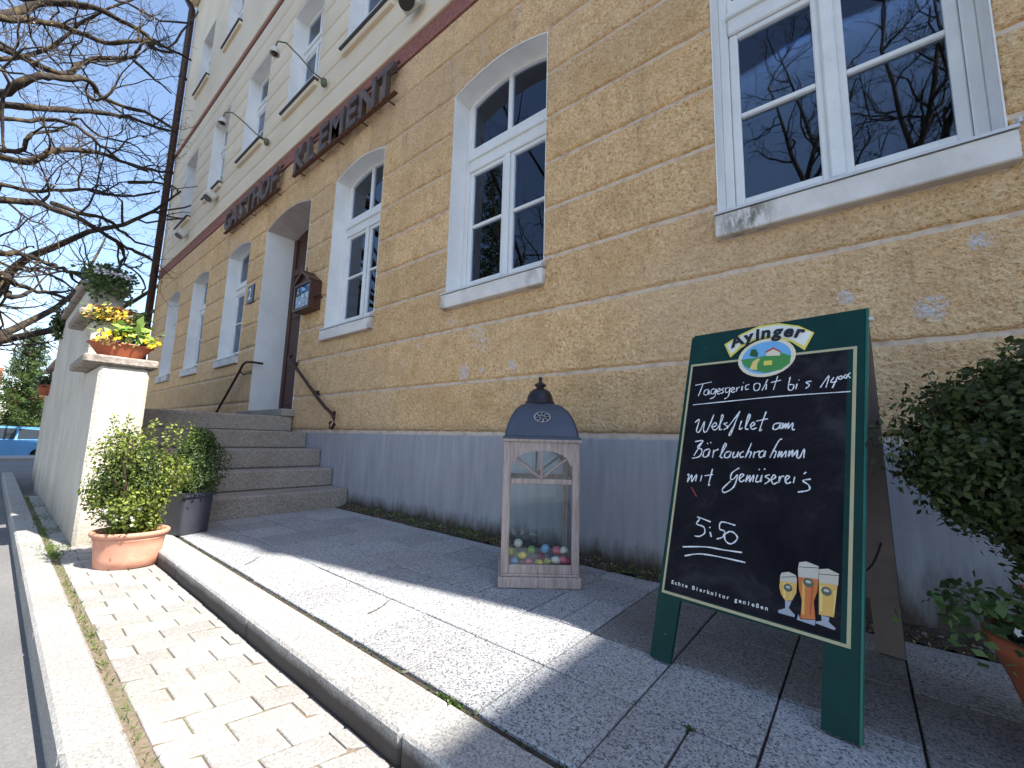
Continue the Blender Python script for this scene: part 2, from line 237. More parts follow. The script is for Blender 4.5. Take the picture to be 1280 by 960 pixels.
# ------------------------------------------------------------------ helpers: meshes and objects
class MB:
    """collects faces; build() links them as ONE mesh object"""
    def __init__(s): s.v = []; s.f = []; s.n = 0; s.mi = []
    def add(s, v, f, mi=0):
        s.v.append(np.asarray(v, float).reshape(-1, 3)); s.f += [tuple(int(i) + s.n for i in q) for q in f]; s.mi += [mi] * len(f); s.n += len(s.v[-1]); return s
    def box(s, x0, y0, z0, x1, y1, z1, mi=0, rot=None, bev=0):
        if bev:
            b = bev; v = []
            for z, i in ((z0, b), (z0 + b, 0), (z1 - b, 0), (z1, b)):
                for x, y in ((x0 + i, y0 + b), (x0 + b, y0 + i), (x1 - b, y0 + i), (x1 - i, y0 + b), (x1 - i, y1 - b), (x1 - b, y1 - i), (x0 + b, y1 - i), (x0 + i, y1 - b)):
                    v.append((x, y, z))
            f = [tuple(range(7, -1, -1)), tuple(range(24, 32))]
            for k in range(3):
                for j in range(8): f.append((k * 8 + j, k * 8 + (j + 1) % 8, k * 8 + 8 + (j + 1) % 8, k * 8 + 8 + j))
        else:
            v = [(x0, y0, z0), (x1, y0, z0), (x1, y1, z0), (x0, y1, z0), (x0, y0, z1), (x1, y0, z1), (x1, y1, z1), (x0, y1, z1)]
            f = [(0, 3, 2, 1), (4, 5, 6, 7), (0, 1, 5, 4), (1, 2, 6, 5), (2, 3, 7, 6), (3, 0, 4, 7)]
        v = np.array(v, float)
        if rot is not None: v = xf(v, rot)
        return s.add(v, f, mi)
    def tube(s, pts, rad, k=8, mi=0, caps=True):
        pts = np.asarray(pts, float); n = len(pts); rad = np.broadcast_to(np.asarray(rad, float), (n,))
        t = np.gradient(pts, axis=0); t /= np.linalg.norm(t, axis=1)[:, None] + 1e-12
        ref = np.array([0, 0, 1.0]) if abs(t[:, 2]).mean() < .8 else np.array([1.0, 0, 0])
        a = np.cross(t, ref); a /= np.linalg.norm(a, axis=1)[:, None] + 1e-12; b = np.cross(t, a)
        th = np.arange(k) * 2 * PI / k
        v = pts[:, None] + rad[:, None, None] * (a[:, None] * np.cos(th)[None, :, None] + b[:, None] * np.sin(th)[None, :, None])
        f = [(i * k + j, i * k + k + j, i * k + k + (j + 1) % k, i * k + (j + 1) % k) for i in range(n - 1) for j in range(k)]
        if caps: f += [tuple(range(k)), tuple(range((n - 1) * k + k - 1, (n - 1) * k - 1, -1))]
        return s.add(v, f, mi)
    def lathe(s, prof, k=32, c=(0, 0, 0), sx=1, sy=1, mi=0, rot=0, closed=True):
        th = np.arange(k) * 2 * PI / k; v = []
        for r, z in prof:
            x = r * np.cos(th) * sx; y = r * np.sin(th) * sy
            v.append(np.stack([c[0] + x * math.cos(rot) - y * math.sin(rot), c[1] + x * math.sin(rot) + y * math.cos(rot), np.full(k, c[2] + z)], 1))
        n = len(prof); f = [(i * k + j, i * k + (j + 1) % k, i * k + k + (j + 1) % k, i * k + k + j) for i in range(n - 1) for j in range(k)]
        if closed: f += [tuple(range(k - 1, -1, -1)), tuple(range((n - 1) * k, n * k))]
        return s.add(np.concatenate(v), f, mi)
    def prism(s, poly, y0, y1, mi=0):
        """polygon in (x, z), extruded along y"""
        n = len(poly); v = [(x, y0, z) for x, z in poly] + [(x, y1, z) for x, z in poly]
        return s.add(v, [tuple(range(n)), tuple(range(2 * n - 1, n - 1, -1))] + [(i, i + n, (i + 1) % n + n, (i + 1) % n) for i in range(n)], mi)
    def build(s, name, mat, parent=None, smooth=False, bevel=0, loc=None):
        v = np.concatenate(s.v) if s.v else np.zeros((0, 3))
        off = np.array(loc if loc is not None else (0, 0, 0), float)
        if parent is not None and loc is None: off = np.array(world_loc(parent))
        me = bpy.data.meshes.new(name); me.from_pydata((v - off).tolist(), [], s.f); mats = mat if isinstance(mat, (list, tuple)) else [mat]
        for m in mats: me.materials.append(m)
        if len(mats) > 1: me.polygons.foreach_set('material_index', s.mi)
        if smooth: me.polygons.foreach_set('use_smooth', [True] * len(me.polygons))
        o = bpy.data.objects.new(name, me); COL.objects.link(o)
        if parent is not None: o.parent = parent
        if loc is not None: o.location = tuple(np.array(loc, float) - (np.array(world_loc(parent)) if parent is not None else 0))
        if bevel:
            md = o.modifiers.new('bevel', 'BEVEL'); md.width = bevel; md.segments = 2; md.limit_method = 'ANGLE'; md.angle_limit = R_(35)
        return o
def world_loc(o):
    p = Vector((0, 0, 0))
    while o is not None: p = p + o.location; o = o.parent
    return p
def xf(v, m):
    v = np.asarray(v, float); A = np.array(m); return v @ A[:3, :3].T + A[:3, 3]
def TR(loc, rz=0, rx=0, ry=0): return Matrix.Translation(loc) @ Matrix.Rotation(rz, 4, 'Z') @ Matrix.Rotation(ry, 4, 'Y') @ Matrix.Rotation(rx, 4, 'X')
def tag(o, label=None, cat=None, group=None, kind=None):
    if label: o['label'] = label
    if cat: o['category'] = cat
    if group: o['group'] = group
    if kind: o['kind'] = kind
    return o
def thing(name, loc, label, cat, group=None):
    o = bpy.data.objects.new(name, None); o.empty_display_size = .1; COL.objects.link(o); o.location = loc
    return tag(o, label, cat, group)
def place(src, loc, parent=None, rz=0, scale=None):
    """one more object on the same mesh"""
    o = src.copy(); COL.objects.link(o); o.parent = parent; o.location = loc; o.rotation_euler = (0, 0, rz)
    if scale: o.scale = scale
    return o
def copy_tree(o, parent=None):
    c = o.copy(); COL.objects.link(c); c.parent = parent
    for ch in list(o.children): copy_tree(ch, c)
    return c
def grid(nu, nv): return [(i * (nv + 1) + j, (i + 1) * (nv + 1) + j, (i + 1) * (nv + 1) + j + 1, i * (nv + 1) + j + 1) for i in range(nu) for j in range(nv)]
def leaves(P, N, size, aspect=.55, jitter=.6, fold=.25, rng=RNG):
    """folded diamond leaves at points P, roughly facing N; returns verts, faces"""
    n = len(P); N = np.asarray(N, float); N = N if len(N) == n else np.tile(N[0], (n, 1)); d = rng.normal(size=(n, 3)); N = N + jitter * rng.normal(size=(n, 3)); N /= np.linalg.norm(N, axis=1)[:, None] + 1e-9
    a = np.cross(N, d); a /= np.linalg.norm(a, axis=1)[:, None] + 1e-9; b = np.cross(N, a)
    s = (size * rng.uniform(.6, 1.25, n))[:, None]
    v = np.stack([P, P + a * s * .5 + b * s * aspect * .5 + N * s * fold * .4, P + a * s + N * s * .1, P + a * s * .5 - b * s * aspect * .5 + N * s * fold * .4], 1).reshape(-1, 3)
    i = np.arange(n) * 4
    return v, np.stack([i, i + 1, i + 2, i + 3], 1)
def fast_mesh(name, v, f, mat, parent=None, smooth=False):
    """quads or tris given as arrays"""
    v = np.asarray(v, np.float32); f = np.asarray(f, np.int32); k = f.shape[1]; me = bpy.data.meshes.new(name)
    off = np.array(world_loc(parent), np.float32) if parent is not None else 0
    me.vertices.add(len(v)); me.vertices.foreach_set('co', (v - off).astype(np.float32).ravel()); me.loops.add(f.size); me.loops.foreach_set('vertex_index', f.ravel())
    me.polygons.add(len(f)); me.polygons.foreach_set('loop_start', np.arange(len(f), dtype=np.int32) * k); me.polygons.foreach_set('loop_total', np.full(len(f), k, np.int32))
    me.materials.append(mat); me.update(calc_edges=True)
    if smooth: me.polygons.foreach_set('use_smooth', [True] * len(f))
    o = bpy.data.objects.new(name, me); COL.objects.link(o)
    if parent is not None: o.parent = parent
    return o
def blob(c, r, n, shell=.55, rng=RNG, lumps=14):
    """points in a lumpy crown: sub-clumps spread in an ellipsoid; returns points and outward normals"""
    c = np.array(c, float); r = np.array(r, float); d = rng.normal(size=(lumps, 3)); d /= np.linalg.norm(d, axis=1)[:, None]
    cc = c + d * r * rng.uniform(.30, .78, (lumps, 1)); cr = rng.uniform(.28, .5, lumps)
    k = rng.integers(0, lumps, n); q = rng.normal(size=(n, 3)); q /= np.linalg.norm(q, axis=1)[:, None]
    rad = rng.uniform(shell, 1, n) ** .6
    P = cc[k] + q * r * (cr[k] * rad)[:, None]; return P, (P - c) / r * .6 + q

# ================================================================== GROUND, PAVEMENTS
D = 2.415
g = MB(); xs = [-1500, -34, -13, -7.6, 1500]; zs = [-.80, -.80, -.22, -.185, -.185]
for i in range(4):
    g.add([(xs[i], -1500, zs[i]), (xs[i + 1], -1500, zs[i + 1]), (xs[i + 1], 1500, zs[i + 1]), (xs[i], 1500, zs[i])], [(0, 1, 2, 3)])
road = g.build('road', M['asphalt']); tag(road, kind='structure')
fp = MB(); fp.box(-26.5, -30, -.9, -22.6, 30, -.36); far_pav = fp.build('far_pavement', M['kerb_low'], bevel=.02); tag(far_pav, kind='structure')

up = MB(); up.box(-4.2, .86, -.4, 5.6, 2.6, -.012); upav = up.build('upper_pavement', M['soil']); tag(upav, kind='structure')
rows = [.905, 1.222, 1.54, 1.852, 2.163]; X0 = -.533; mod = .3045
def slab(x0, x1, y0, y1, first=[None]):
    gp = .0031
    worn = y0 > 1.2 and x0 > -.86 and not (y0 > 1.8 and x0 > -.1) and not (y0 < 1.3 and x0 < .05); key = (round(x1 - x0, 3), round(y1 - y0, 3), worn)  # darker slabs by the board, with shade and dirt in the colour
    cache = slab.__dict__.setdefault('c', {})
    cx, cy = (x0 + x1) / 2, (y0 + y1) / 2
    if key not in cache:
        b = MB(); hx, hy = (x1 - x0) / 2 - gp, (y1 - y0) / 2 - gp
        b.box(cx - hx, cy - hy, -.045, cx + hx, cy + hy, 0, bev=.003); cache[key] = b.build('slab', M['slab_shade_dirt' if worn else 'slab'], upav, loc=(cx, cy, 0)); o = cache[key]
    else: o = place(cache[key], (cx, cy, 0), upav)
    o.location.z = random.uniform(-.0022, .0015); o.rotation_euler = (random.uniform(-.003, .003), random.uniform(-.003, .003), random.uniform(-.006, .006))
for r in range(4):
    for k in range(-12, 7):
        x0 = X0 + k * mod; x1 = x0 + mod
        if x0 < -4.16: x0 = -4.12
        if x1 - x0 < .05: continue
        if r == 2 and k in (-3, -2):     # the row was patched with half slabs here
            h = round((x0 + x1) / 2, 4); slab(x0, h, rows[r], rows[r + 1]); slab(h, x1, rows[r], rows[r + 1])
        elif r == 0 and k == 0: slab(x0, -.385, rows[0], rows[1]); slab(-.385, x1, rows[0], rows[1])      # a cracked slab
        else: slab(round(x0, 4), round(x1, 4), rows[r], rows[r + 1])
for k in range(-12, 7, 1):               # narrow cut row beside the soil
    x0 = X0 + k * mod; slab(round(max(x0, -4.12), 4), round(x0 + mod, 4), 2.163, 2.265 if k < -4 else 2.30)
# granite kerb of the upper pavement
kb = MB(); kb.box(-4.15, .735, -.4, 5.6, .88, -.03); kerb = kb.build('kerb', M['sand']); tag(kerb, kind='structure')
xk = -3.93; lens = [1.0, 1.02, .99, 1.0, 1.01, 1, 1, 1, 1]
for L_ in lens:
    b = MB(); b.box(xk + .0015, .722, -.3, xk + L_ - .0015, .886, 0, bev=.008)
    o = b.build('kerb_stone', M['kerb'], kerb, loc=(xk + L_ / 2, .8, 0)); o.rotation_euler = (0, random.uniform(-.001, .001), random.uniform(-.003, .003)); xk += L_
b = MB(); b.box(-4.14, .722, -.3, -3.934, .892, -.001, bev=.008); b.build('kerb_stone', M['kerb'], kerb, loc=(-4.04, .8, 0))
# lower pavement of pavers
ZL = -.078
lp = MB(); lp.box(-7.7, .31, -.4, 5.6, .735, ZL - .0052); lpav = lp.build('lower_pavement', M['sand']); tag(lpav, kind='structure')
ROWANG = R_(90 - 77.0); sh_ = math.tan(ROWANG); pb = MB(); pb.box(-.0492, -.0772, ZL - .03, .0492, .0772, ZL, bev=.0028)
pb.v = [q + np.stack([q[:, 1] * sh_, 0 * q[:, 0], 0 * q[:, 0]], 1) for q in pb.v]
pv = pb.build('paver', M['paver'], lpav, loc=(0, 0, 0)); firstp = True
for rI in range(0, 76):                  # rows run slightly askew, the bricks' ends stay parallel to the kerb
    xb = -.14 - rI * .1045; off = (.0805 if rI % 2 else 0) + random.uniform(-.010, .010)
    for j in range(-2, 4):
        a0 = .350 + off + j * .161; a1 = a0 + .161; A0, A1 = max(a0, .352), min(a1, .718)
        if A1 - A0 < .03: continue
        yc = (A0 + A1) / 2; px = xb + (yc - .35) * sh_; L_ = A1 - A0 - .0045
        if px < -7.5: continue
        o = pv if firstp else place(pv, (0, 0, 0), lpav); firstp = False
        o.location = (px + random.uniform(-.001, .001), yc, random.uniform(-.0022, .0012)); o.rotation_euler = (random.uniform(-.008, .008), random.uniform(-.008, .008), random.uniform(-.012, .012)); o.scale = (1, L_ / .154, 1)
# road kerb
rk = MB(); rk.box(-11.6, .22, -.5, 5.6, .33, ZL - .03); rkb = rk.build('road_kerb', M['sand']); tag(rkb, kind='structure')
xk = -11.55
while xk < 5:
    b = MB(); b.box(xk + .003, .198, -.4, xk + .994, .322, ZL + .003, bev=.010); b.build('kerb_stone', M['kerb_low'], rkb, loc=(xk + .5, .26, 0)); xk += .997
# soil strip at the foot of the wall
nu, nv = 300, 16; X = np.linspace(-4.1, 3.3, nu + 1); T = np.linspace(0, 1, nv + 1)
edge = 2.255 + .05 * np.clip((X + 3) / 1.5, 0, 1) + .008 * np.sin(X * 23) + .006 * np.sin(X * 61 + 1)
GX = np.repeat(X, nv + 1); GT = np.tile(T, nu + 1); GE = np.repeat(edge, nv + 1)
GY = GE + (2.50 - GE) * GT; GZ = -.004 + .055 * GT ** .8 + RNG.normal(0, .006, GX.shape) + .02 * GT * np.sin(GX * 9) * np.sin(GX * 3.1 + 1)
soil = fast_mesh('soil_strip', np.stack([GX, GY, GZ], 1), np.array([(a, a + nv + 1, a + nv + 2, a + 1) for i in range(nu) for a in range(i * (nv + 1), i * (nv + 1) + nv)]), M['soil'], smooth=True); tag(soil, kind='structure')
n = 1500; px = RNG.uniform(-4, 3, n); py = 2.27 + np.abs(RNG.normal(0, .07, n)); pz = .002 + .05 * np.clip((py - 2.26) / .24, 0, 1)
v, f = leaves(np.stack([px, py, pz + .006], 1), np.tile([0, 0, 1.0], (n, 1)), .016, .6, .5); o = fast_mesh('leaf_litter', v, f, M['dryleaf']); tag(o, kind='stuff')
n = 900; px = RNG.choice([-3.6, -3.2, -2.75, -2.4, -2.1, -1.0, -.5, .6], n) + RNG.normal(0, .16, n); py = np.clip(2.33 + RNG.normal(0, .035, n), 2.27, 2.40); pz = .02 + 0 * px
v, f = leaves(np.stack([px, py, pz], 1), np.stack([RNG.normal(0, 1, n), RNG.normal(0, 1, n), 0 * px], 1), .045, .12, .25); o = fast_mesh('weeds_by_wall', v, f, M['grass']); tag(o, kind='stuff')
# pebbles in the soil
pbm = MB()
for i in range(230):
    x, y, r = random.uniform(-4, 3), 2.29 + abs(random.gauss(0, .04)), random.uniform(.003, .010)
    pbm.lathe([(r * .5, -r * .5), (r, 0), (r * .6, r * .5)], 6, (x, y, .02 + (y - 2.27) * .2), random.uniform(.7, 1.4), 1, rot=random.random() * 3)
o = pbm.build('pebbles', M['slab_shade_dirt']); tag(o, kind='stuff')
# grass and moss in the joint beside the road kerb, and tufts further up the path
P = []
for i in range(2600):
    x = -.2 - abs(random.random() ** .8) * 7.2; dens = .5 + .5 * math.sin(x * 2.3) * math.sin(x * 5.1 + 1)
    if random.random() > .25 + .75 * dens: continue
    P.append((x, .336 + random.gauss(0, .008), ZL - .006))
for cx, cy, s, k in ((-4.15, .36, .11, 420), (-4.9, .38, .13, 260), (-5.6, .40, .16, 240), (-6.5, .42, .2, 260), (-3.95, .335, .05, 200)):
    P += [(cx + random.gauss(0, s), cy + random.gauss(0, s * .45), ZL) for _ in range(k)]
P = np.array(P); v, f = leaves(P, np.stack([RNG.normal(0, 1, len(P)), RNG.normal(0, 1, len(P)), 0 * P[:, 0]], 1), .026, .16, .35); v[:, 2] = np.maximum(v[:, 2], ZL - .01)
o = fast_mesh('joint_grass', v, f, M['grass']); tag(o, kind='stuff')
P = np.array([(x, .896 + random.gauss(0, .003), -.006) for x in ([-.93 + random.gauss(0, .03) for _ in range(160)] + [random.uniform(-3.6, 0) for _ in range(180)] + [-.27 + random.gauss(0, .012) for _ in range(0)] + [-.52 + random.gauss(0, .02) for _ in range(80)])])
v, f = leaves(P, np.tile([0, 0, 1.0], (len(P), 1)), .010, .8, .8); o = fast_mesh('joint_moss', v, f, M['leaf_mid']); tag(o, kind='stuff')
# fallen twigs
for (x, y, a, lab) in ((-1.62, 1.13, 1.9, 'small dry twig lying on the sunlit slabs nearer the sign board'), (-2.70, 1.02, 2.3, 'thin curved twig lying on the sunlit slabs towards the steps')):
    b = MB(); q = [(x + (t_ - .5) * .16 * math.cos(a) + .012 * math.sin(t_ * 4), y + (t_ - .5) * .16 * math.sin(a), .004 + .004 * math.sin(t_ * 3)) for t_ in np.linspace(0, 1, 9)]
    b.tube(q, np.linspace(.0022, .001, 9), 5); o = b.build('twig', M['stem'], loc=(x, y, 0)); tag(o, lab, 'twig')

# ================================================================== THE INN
BX, BY = -5.7, 3.0
inn = thing('inn_building', (BX, BY, 0), 'yellow and cream plastered inn with arched white windows and grooved rough plaster', 'building')
def W(c): return c
ax_g = [2.24, 0.0, -2.255, -4.465, -8.385, -10.58, -12.68]; hw = .53; SP, RI = 3.94, .10
DC, DH, DSP, DRI = -6.41, .74, 3.93, .13
XL, XR = -14.75, 3.3
def arch(c, h, sp, ri): return lambda x: sp + ri * (1 - ((x - c) / h) ** 2)
def axis(a, b, step, extra=(), eps=.022):
    pts = {round(a, 4), round(a + eps * .4, 4), round(a + eps, 4), round(b, 4), round(b - eps * .4, 4), round(b - eps, 4)}
    for e in extra:
        for q in (e - eps, e - eps * .4, e, e + eps * .4, e + eps):
            if a < q < b: pts.add(round(q, 4))
    n = max(1, int((b - a) / step)); pts |= {round(a + (b - a) * i / n, 4) for i in range(n + 1)}
    p = sorted(pts); out = [p[0]]
    for q in p[1:]:
        if q - out[-1] > .0025: out.append(q)
    return np.array(out)
def patch(name, mat, x0, x1, z0, z1, step, yf, relief, holes=(), ends=(True, True), parent=None, bottom=None, slant=(0, 0), eps=.022, wob=.004):
    """raised plaster field: front at yf, rounded down to yf+relief at its edges and round holes (cx0, cx1, cz0, cz1)"""
    xe = [h for q in holes for h in q[:2]]; ze = [h for q in holes for h in q[2:]]
    A = axis(x0, x1, step, xe, eps); B = axis(z0, z1, step, ze, eps); nx, nz = len(A), len(B)
    gx, gz = np.meshgrid(A, B, indexing='ij'); d = np.minimum(gz - z0, z1 - gz)
    if ends[0]: d = np.minimum(d, gx - x0)
    if ends[1]: d = np.minimum(d, x1 - gx)
    for a, b, c, e in holes:
        dx = np.maximum(a - gx, gx - b); dz = np.maximum(c - gz, gz - e); q = np.maximum(dx, dz); d = np.minimum(d, np.where(q < -1e-5, 0, np.maximum(q, 0)))
    if wob and relief > .019:
        n_ = np.sin(gx * 61 + gz * 13) * np.sin(gz * 83 + gx * 29 + 1) + .7 * np.sin(gx * 137 + gz * 71 + 2) * np.sin(gz * 151 - gx * 47) + .5 * np.sin(gx * 23 + 4 * gz)
        d = np.where(d > 1e-6, np.maximum(d - .0065 * np.clip(n_, 0, 2) * (d < .03), 0), d)
    t_ = np.clip(d / eps, 0, 1); y = yf + relief * (1 - np.sqrt(1 - (1 - t_) ** 2))
    px, pz = gx.copy(), gz.copy()
    s = (gz - z0) / (z1 - z0)
    px = px + (slant[0] * (x1 - gx) + slant[1] * (gx - x0)) / (x1 - x0) * s
    if bottom is not None: zb = np.vectorize(bottom)(gx); pz = zb + (z1 - zb) * s
    if wob: # the edges of the plaster are not ruler straight
        m = (d < 1e-6); wv = wob * (np.sin(gx * 17 + gz * 9) + np.sin(gx * 41 + 2 + gz * 23)) * .5; pz = np.where(m & (np.abs(gz - z0) + np.abs(gz - z1) > 0) & ((gz == z0) | (gz == z1)), pz + wv, pz)
    keep = []
    for i in range(nx - 1):
        for j in range(nz - 1):
            cx, cz = (A[i] + A[i + 1]) / 2, (B[j] + B[j + 1]) / 2
            if any(h[0] < cx < h[1] and h[2] < cz < h[3] for h in holes): continue
            k = i * nz + j; keep.append((k, k + nz, k + nz + 1, k + 1))
    return fast_mesh(name, np.stack([px.ravel(), y.ravel(), pz.ravel()], 1), np.array(keep), mat, parent or inn, smooth=True)
ZJ = [.765, 1.18, 1.65, 2.055, 2.435, 2.81, 3.19, 3.575, 3.965, 4.42, 4.83]
def segs(a, b):
    """split a length of wall by distance from the viewer: (x0, x1, step)"""
    out = []
    for lo, hi, st in ((-15, -7, .05), (-7, -3.6, .022), (-3.6, 3.4, .0095)):
        x0, x1 = max(a, lo), min(b, hi)
        if x1 - x0 > .001: out.append((x0, x1, st))
    return out
GJ = .0095
ops = sorted([(c - hw, c + hw) for c in ax_g] + [(DC - DH, DC + DH)])
piers = []; cur = XL
for a, b in ops: piers.append((cur, a)); cur = b
piers.append((cur, XR))
def course(a, b, z0, z1, holes=()):
    S = segs(a, b)
    # do not cut inside a hole
    for i, (x0, x1, st) in enumerate(S):
        hh = [(max(h[0], x0 - 1), h[1], h[2], h[3]) for h in holes if h[0] < x1 and h[1] > x0]
        patch('plaster_course', M['plaster_near'] if x0 >= -7 else M['plaster_far'], x0, x1, z0 + GJ, z1 - GJ, st, D, .020, hh, (abs(x0 - a) < 1e-6, abs(x1 - b) < 1e-6))
dl, dr = DC - DH, DC + DH
for k in range(len(ZJ) - 1):
    z0, z1 = ZJ[k], ZJ[k + 1]
    if z1 <= 1.66:
        course(XL, dl, z0, z1); course(dr, XR, z0, z1)
    elif z0 < 1.84:
        hs = [(c - hw, c + hw, 1.84, 9) for c in ax_g]
        course(XL, dl, z0, z1, hs); course(dr, XR, z0, z1, hs)
    elif z1 < 3.97:
        for a, b in piers: course(a, b, z0, z1)
    elif z1 < 4.43:
        for i, (a, b) in enumerate(piers):
            s0 = 0 if i == 0 else .137; s1 = 0 if i == len(piers) - 1 else -.137
            for (x0, x1, st) in [(a, b, .05 if b < -7 else .022 if b < -3.5 else .011)]:
                patch('plaster_course', M['plaster_near'] if x0 >= -7 else M['plaster_far'], x0 + (GJ if i else 0), x1 - GJ, z0 + GJ, z1 - GJ, st, D, .020, slant=(s0, s1))
        for c in ax_g + [DC]:
            h, sp, ri = (DH, DSP, DRI) if c == DC else (hw, SP, RI)
            bx = [-h, -h / 3, h / 3, h] if c != DC else [-h, -.45, -.15, .15, .45, h]; n_ = len(bx) - 1
            tx = [q * (h + .137) / h for q in bx]; A_ = arch(c, h, sp, ri); st = .05 if c < -7 else .022 if c < -3.5 else .011
            for q in range(n_):
                patch('voussoir', M['plaster_near'] if c >= -7 else M['plaster_far'], c + bx[q] + GJ * .7, c + bx[q + 1] - GJ * .7, sp, z1 - GJ, st, D, .020, bottom=lambda x: A_(x) + .006, slant=(tx[q] - bx[q], tx[q + 1] - bx[q + 1]))
    else: course(XL, XR, z0, z1)
# red band, small moulding, upper courses in smooth cream plaster
b = MB(); b.box(XL, D - .006, 4.84, XR, D + .03, 5.05); b.build('red_band', M['redband'], inn)
b = MB(); b.box(XL, D - .032, 5.052, XR, D + .03, 5.115, bev=.008); b.build('string_moulding', M['cream'], inn)
ZU = [5.12, 5.44, 5.82, 6.20, 6.58, 6.96, 7.34, 7.72, 8.10, 8.46]
ax_u = [2.24, 0, -2.255, -4.5, -6.38, -8.385, -10.5, -12.75]; uh = .53; UZ0, UZ1 = 5.78, 7.70; TZ0, TZ1 = 9.62, 11.35
pu = []; cur = XL
for c in sorted(ax_u): pu.append((cur, c - uh)); cur = c + uh
pu.append((cur, XR))
for k in range(len(ZU) - 1):
    z0, z1 = ZU[k] + .008, ZU[k + 1] - .008
    if z1 < 5.78 or z0 > UZ1 + .02: patch('plaster_course', M['cream'], XL, XR, z0, z1, 6, D - .004, .018, eps=.014, wob=0)
    elif z0 < UZ0: patch('plaster_course', M['cream'], XL, XR, z0, z1, 6, D - .004, .018, [(c - uh, c + uh, 5.8 if z1 > 5.8 else 9, 9) for c in ax_u] if z1 > 5.8 else (), eps=.014, wob=0)
    else:
        for a, q in pu:
            patch('plaster_course', M['cream'], a, q, z0, min(z1, 12), 6, D - .004, .018, eps=.014, wob=0)
        if z1 > UZ1:
            for c in ax_u: patch('plaster_course', M['cream'], c - uh, c + uh, UZ1, z1, 6, D - .004, .018, eps=.014, wob=0)
b = MB(); b.box(XL, D - .02, 8.47, XR, D + .03, 8.545); b.build('red_cornice_line', M['redband'], inn)
b = MB(); b.box(XL, D - .045, 8.547, XR, D + .03, 8.62, bev=.01); b.build('cornice', M['cream'], inn)
# backing sheets with the openings left free
def sheet(name, mat, y, z0, z1, holes):
    zz = sorted({z0, z1} | {q for h in holes for q in h[2:4] if z0 < q < z1}); xx = sorted({XL, XR} | {q for h in holes for q in h[:2]})
    b = MB()
    for i in range(len(xx) - 1):
        for j in range(len(zz) - 1):
            cx, cz = (xx[i] + xx[i + 1]) / 2, (zz[j] + zz[j + 1]) / 2
            if any(h[0] < cx < h[1] and h[2] < cz < h[3] for h in holes): continue
            b.add([(xx[i], y, zz[j]), (xx[i + 1], y, zz[j]), (xx[i + 1], y, zz[j + 1]), (xx[i], y, zz[j + 1])], [(0, 1, 2, 3)])
    return b
hg = [(c - hw, c + hw, 1.9, 4.06) for c in ax_g] + [(dl, dr, .0, 4.08)]
b = sheet('s', None, D + .018, 0, 4.84, hg)
for c in ax_g + [DC]:                    # fill between arch and the straight edge of the hole
    h, sp, ri, top = (DH, DSP, DRI, 4.08) if c == DC else (hw, SP, RI, 4.06); A_ = arch(c, h, sp, ri); X_ = np.linspace(c - h, c + h, 17)
    v = [(x, D + .018, min(A_(x), top)) for x in X_] + [(x, D + .018, top) for x in X_]; b.add(v, [(i, i + 1, i + 18, i + 17) for i in range(16)])
b.build('wall_face', M['joint'], inn)
hu = [(c - uh, c + uh, 5.8, UZ1) for c in ax_u]
sheet('s', None, D + .010, 5.05, 8.47, hu).build('wall_face', M['cream_joint'], inn)
ht = [(c - uh, c + uh, TZ0, TZ1) for c in ax_u]
sheet('s', None, D, 8.54, 13.8, ht).build('wall_face', M['cream'], inn)
# plinth, with a little ledge
b = MB(); b.box(dr + 1.42, D - .012, -.3, XR, D + .02, .742, bev=.004); b.build('plinth', M['plinth'], inn)
b = MB(); b.box(-5.67, D - .010, -.3, dr + 1.42, D + .02, .740); b.build('plinth', M['plinth'], inn)
b = MB(); b.box(XL, D - .010, -.3, dl, D + .02, .740); b.build('plinth', M['plinth'], inn)
# body: side, back and inner walls, roof
b = MB(); b.box(XL, D + .02, -.3, XL + .3, 12, 13.8); b.box(XR - .3, D + .02, -.3, XR, 12, 13.8); b.box(XL, 11.7, -.3, XR, 12, 13.8)
for z in (.9, 4.9, 8.6, 13.6): b.box(XL + .3, D + .3, z - .1, XR - .3, 11.7, z + .1)
b.build('side_walls', M['cream'], inn)
b = MB(); b.box(XL + .3, 3.9, -.2, XR - .3, 4.0, 13.5); 
for c in [-13.8, -11.6, -9.5, -7.3, -5.55, -3.4, -1.1, 1.1]: b.box(c - .05, D + .27, -.2, c + .05, 3.9, 13.5)
b.build('inner_walls', M['room'], inn)
b = MB(); b.prism([(XL - .35, 13.8), (XR + .3, 13.8), (XR - 2.5, 18), (XL + 2.5, 18)], 7.2, 7.25)
b = MB(); e = (XL - .3, XR + .25, D - .42, 12.4); v = [(e[0], e[2], 13.78), (e[1], e[2], 13.78), (e[1], e[3], 13.78), (e[0], e[3], 13.78), (e[0] + 4, 7.2, 17.6), (e[1] - 4, 7.2, 17.6)]
b.add(v, [(0, 1, 5, 4), (1, 2, 5), (2, 3, 4, 5), (3, 0, 4), (3, 2, 1, 0)]); b.build('roof', M['bigroof'], inn)
b = MB(); b.box(XL - .1, D - .22, 13.45, XR + .1, D, 13.77, bev=.04); b.build('eaves_cornice', M['cream'], inn)

